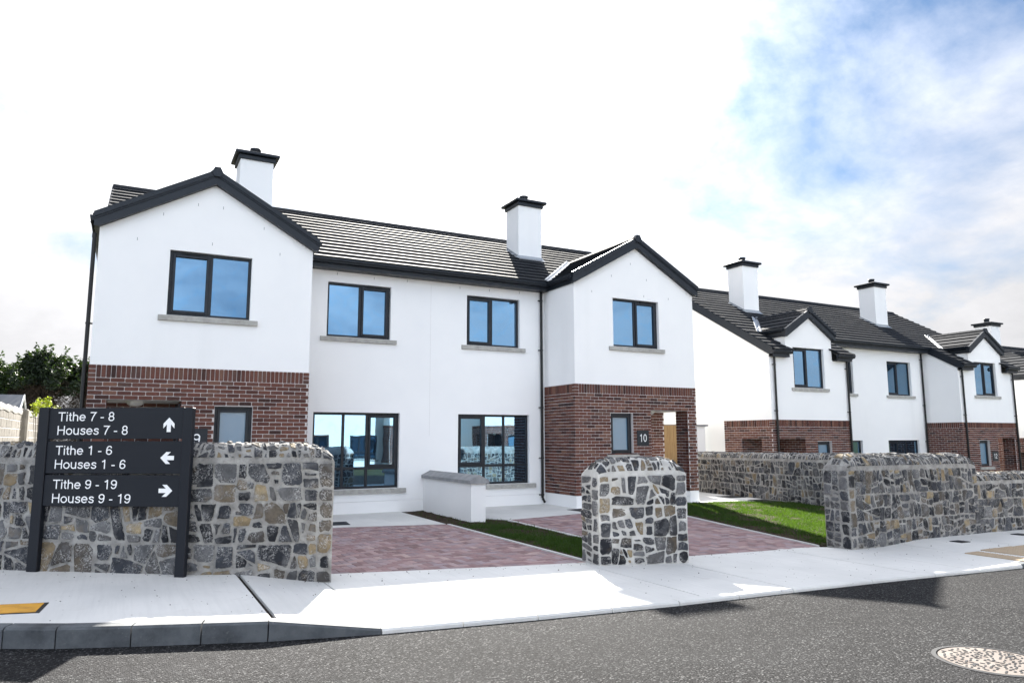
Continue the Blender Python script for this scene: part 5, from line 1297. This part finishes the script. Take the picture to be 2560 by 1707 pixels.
def tree(name, label, base, h, crown_r, bare, seed, mat='leafdark', n=42, leaves=120, size=.07, group=None, twigs=True):
    rnd = random.Random(seed); o = empty(name, base); tag(o, label, 'tree', group)
    t = MB(); pts = []; x = y = 0
    for k in range(8): pts.append((x, y, h * .93 * k / 7)); x += rnd.gauss(0, .05); y += rnd.gauss(0, .05)
    t.tube(pts, [.13 * (1 - .85 * k / 7) + .01 for k in range(8)], 8)
    crown = MB(); tw = MB()
    for k in range(n):
        z = bare + (h - bare) * (rnd.random() ** .85); f = 1 - ((z - bare) / (h - bare)) ** 1.4; a = rnd.uniform(0, 6.283); r = crown_r * (.25 + .75 * f) * rnd.uniform(.35, 1.1)
        c = (math.cos(a) * r, math.sin(a) * r, z + rnd.uniform(-.1, .25)); q = crown_r * rnd.uniform(.14, .30)
        t.tube([(pts[3][0], pts[3][1], max(.3, z - r * .5)), ((c[0]) * .6, c[1] * .6, z - .08), c], [.028, .016, .006], 5, False)
        leaf_cloud(crown, rnd, c, (q, q, q * .75), leaves, size)
        leaf_cloud(crown, rnd, (c[0] * 1.15, c[1] * 1.15, c[2] + q * .9), (q * .3, q * .3, q * .9), leaves // 6, size)
    if twigs:
        for k in range(1100):
            z = rnd.uniform(.8, bare + .35); a = rnd.uniform(0, 6.283); L = rnd.uniform(.5, 1.25) * crown_r * .8
            p0 = Vector((0, 0, z)); p1 = p0 + Vector((math.cos(a) * L * .55, math.sin(a) * L * .55, .12)); p2 = p0 + Vector((math.cos(a) * L, math.sin(a) * L, -rnd.uniform(.05, .4)))
            tw.tube([p0, p1, p2], [.011, .008, .003], 3, False)
            for j in range(3):
                e = p1.lerp(p2, rnd.random()); tw.tube([e, e + Vector((rnd.gauss(0, .12), rnd.gauss(0, .12), -rnd.uniform(.05, .3)))], [.005, .002], 3, False)
        tw.obj('dead_branches', 'twig', o, fix=False)
    t.obj('trunk', 'bark', o, fix=False); crown.obj('crown', mat, o, fix=False)
build_left()
G_T = 'dark trees behind the block wall'
tree('evergreen_tree', 'tallest dark tree behind the block wall, next to the corner of number 9', (-2.35, 19.6, -.4), 4.85, 1.25, 3.7, 1, n=64, leaves=150, group=G_T)
tree('evergreen_tree', 'bushy dark tree second along behind the block wall', (-4.2, 20.2, -.4), 4.4, 1.25, 3.55, 2, n=58, leaves=150, mat='leafmid', group=G_T)
tree('evergreen_tree', 'low dark tree at the left edge behind the slate-roofed building', (-5.6, 20.0, -.4), 4.1, 1.2, 3.4, 3, n=54, leaves=150, group=G_T)
tree('evergreen_tree', 'dark tree mostly hidden by the corner of number 9', (-.9, 20.5, -.4), 4.65, 1.25, 3.6, 4, n=54, leaves=140, group=G_T)
tree('evergreen_tree', 'dark tree standing behind the gap between the two tallest, its top just lower', (-3.3, 22.0, -.4), 4.6, 1.3, 3.5, 5, n=56, leaves=140, group=G_T)
tree('evergreen_tree', 'dark tree set back behind the bushy one, nearly hidden', (-5.0, 22.4, -.4), 4.4, 1.3, 3.3, 6, n=56, leaves=140, mat='leafmid', group=G_T)
tree('evergreen_tree', 'dark low tree farthest to the left, cut by the picture edge', (-7.1, 22.0, -.4), 4.2, 1.3, 3.1, 7, n=50, leaves=140, group=G_T)
def shrub():
    rnd = random.Random(8); o = empty('yellow_shrub', (-1.25, 7.2, -.35)); tag(o, 'small yellow-green shrub above the sign', 'shrub')
    st = MB(); cr = MB()
    for k in range(16):
        a = rnd.uniform(0, 6.28); r = rnd.uniform(.05, .42); z = 2.35 + .45 * (1 - r / .45) * rnd.uniform(.4, 1.25)
        st.tube([(0, 0, 0), (math.cos(a) * r * .5, math.sin(a) * r * .5, z * .6), (math.cos(a) * r, math.sin(a) * r, z)], [.012, .008, .003], 5, False)
        leaf_cloud(cr, rnd, (math.cos(a) * r, math.sin(a) * r, z - .1), (.07, .07, .2), 40, .035)
    st.obj('stems', 'bark', o, fix=False); cr.obj('leaves', 'leafyellow', o, fix=False)
shrub()

# ------------------------------------------------------------------ across the road (seen in the window glass)
def across():
    for k, (x, y, lab) in enumerate(((20.5, -31.0, 'white gabled house across the road, mirrored in the ground-floor window of number 9'), (38.0, -31.5, 'white gabled house across the road, mirrored in the ground-floor window by the downpipe'), (3.5, -32.0, 'white gabled house across the road to the left, behind the viewpoint'))):
        c = copy_tree(HOUSE_C); c.location = (x, y, -.35); c.rotation_euler = (0, 0, math.pi); c['label'] = lab
across()
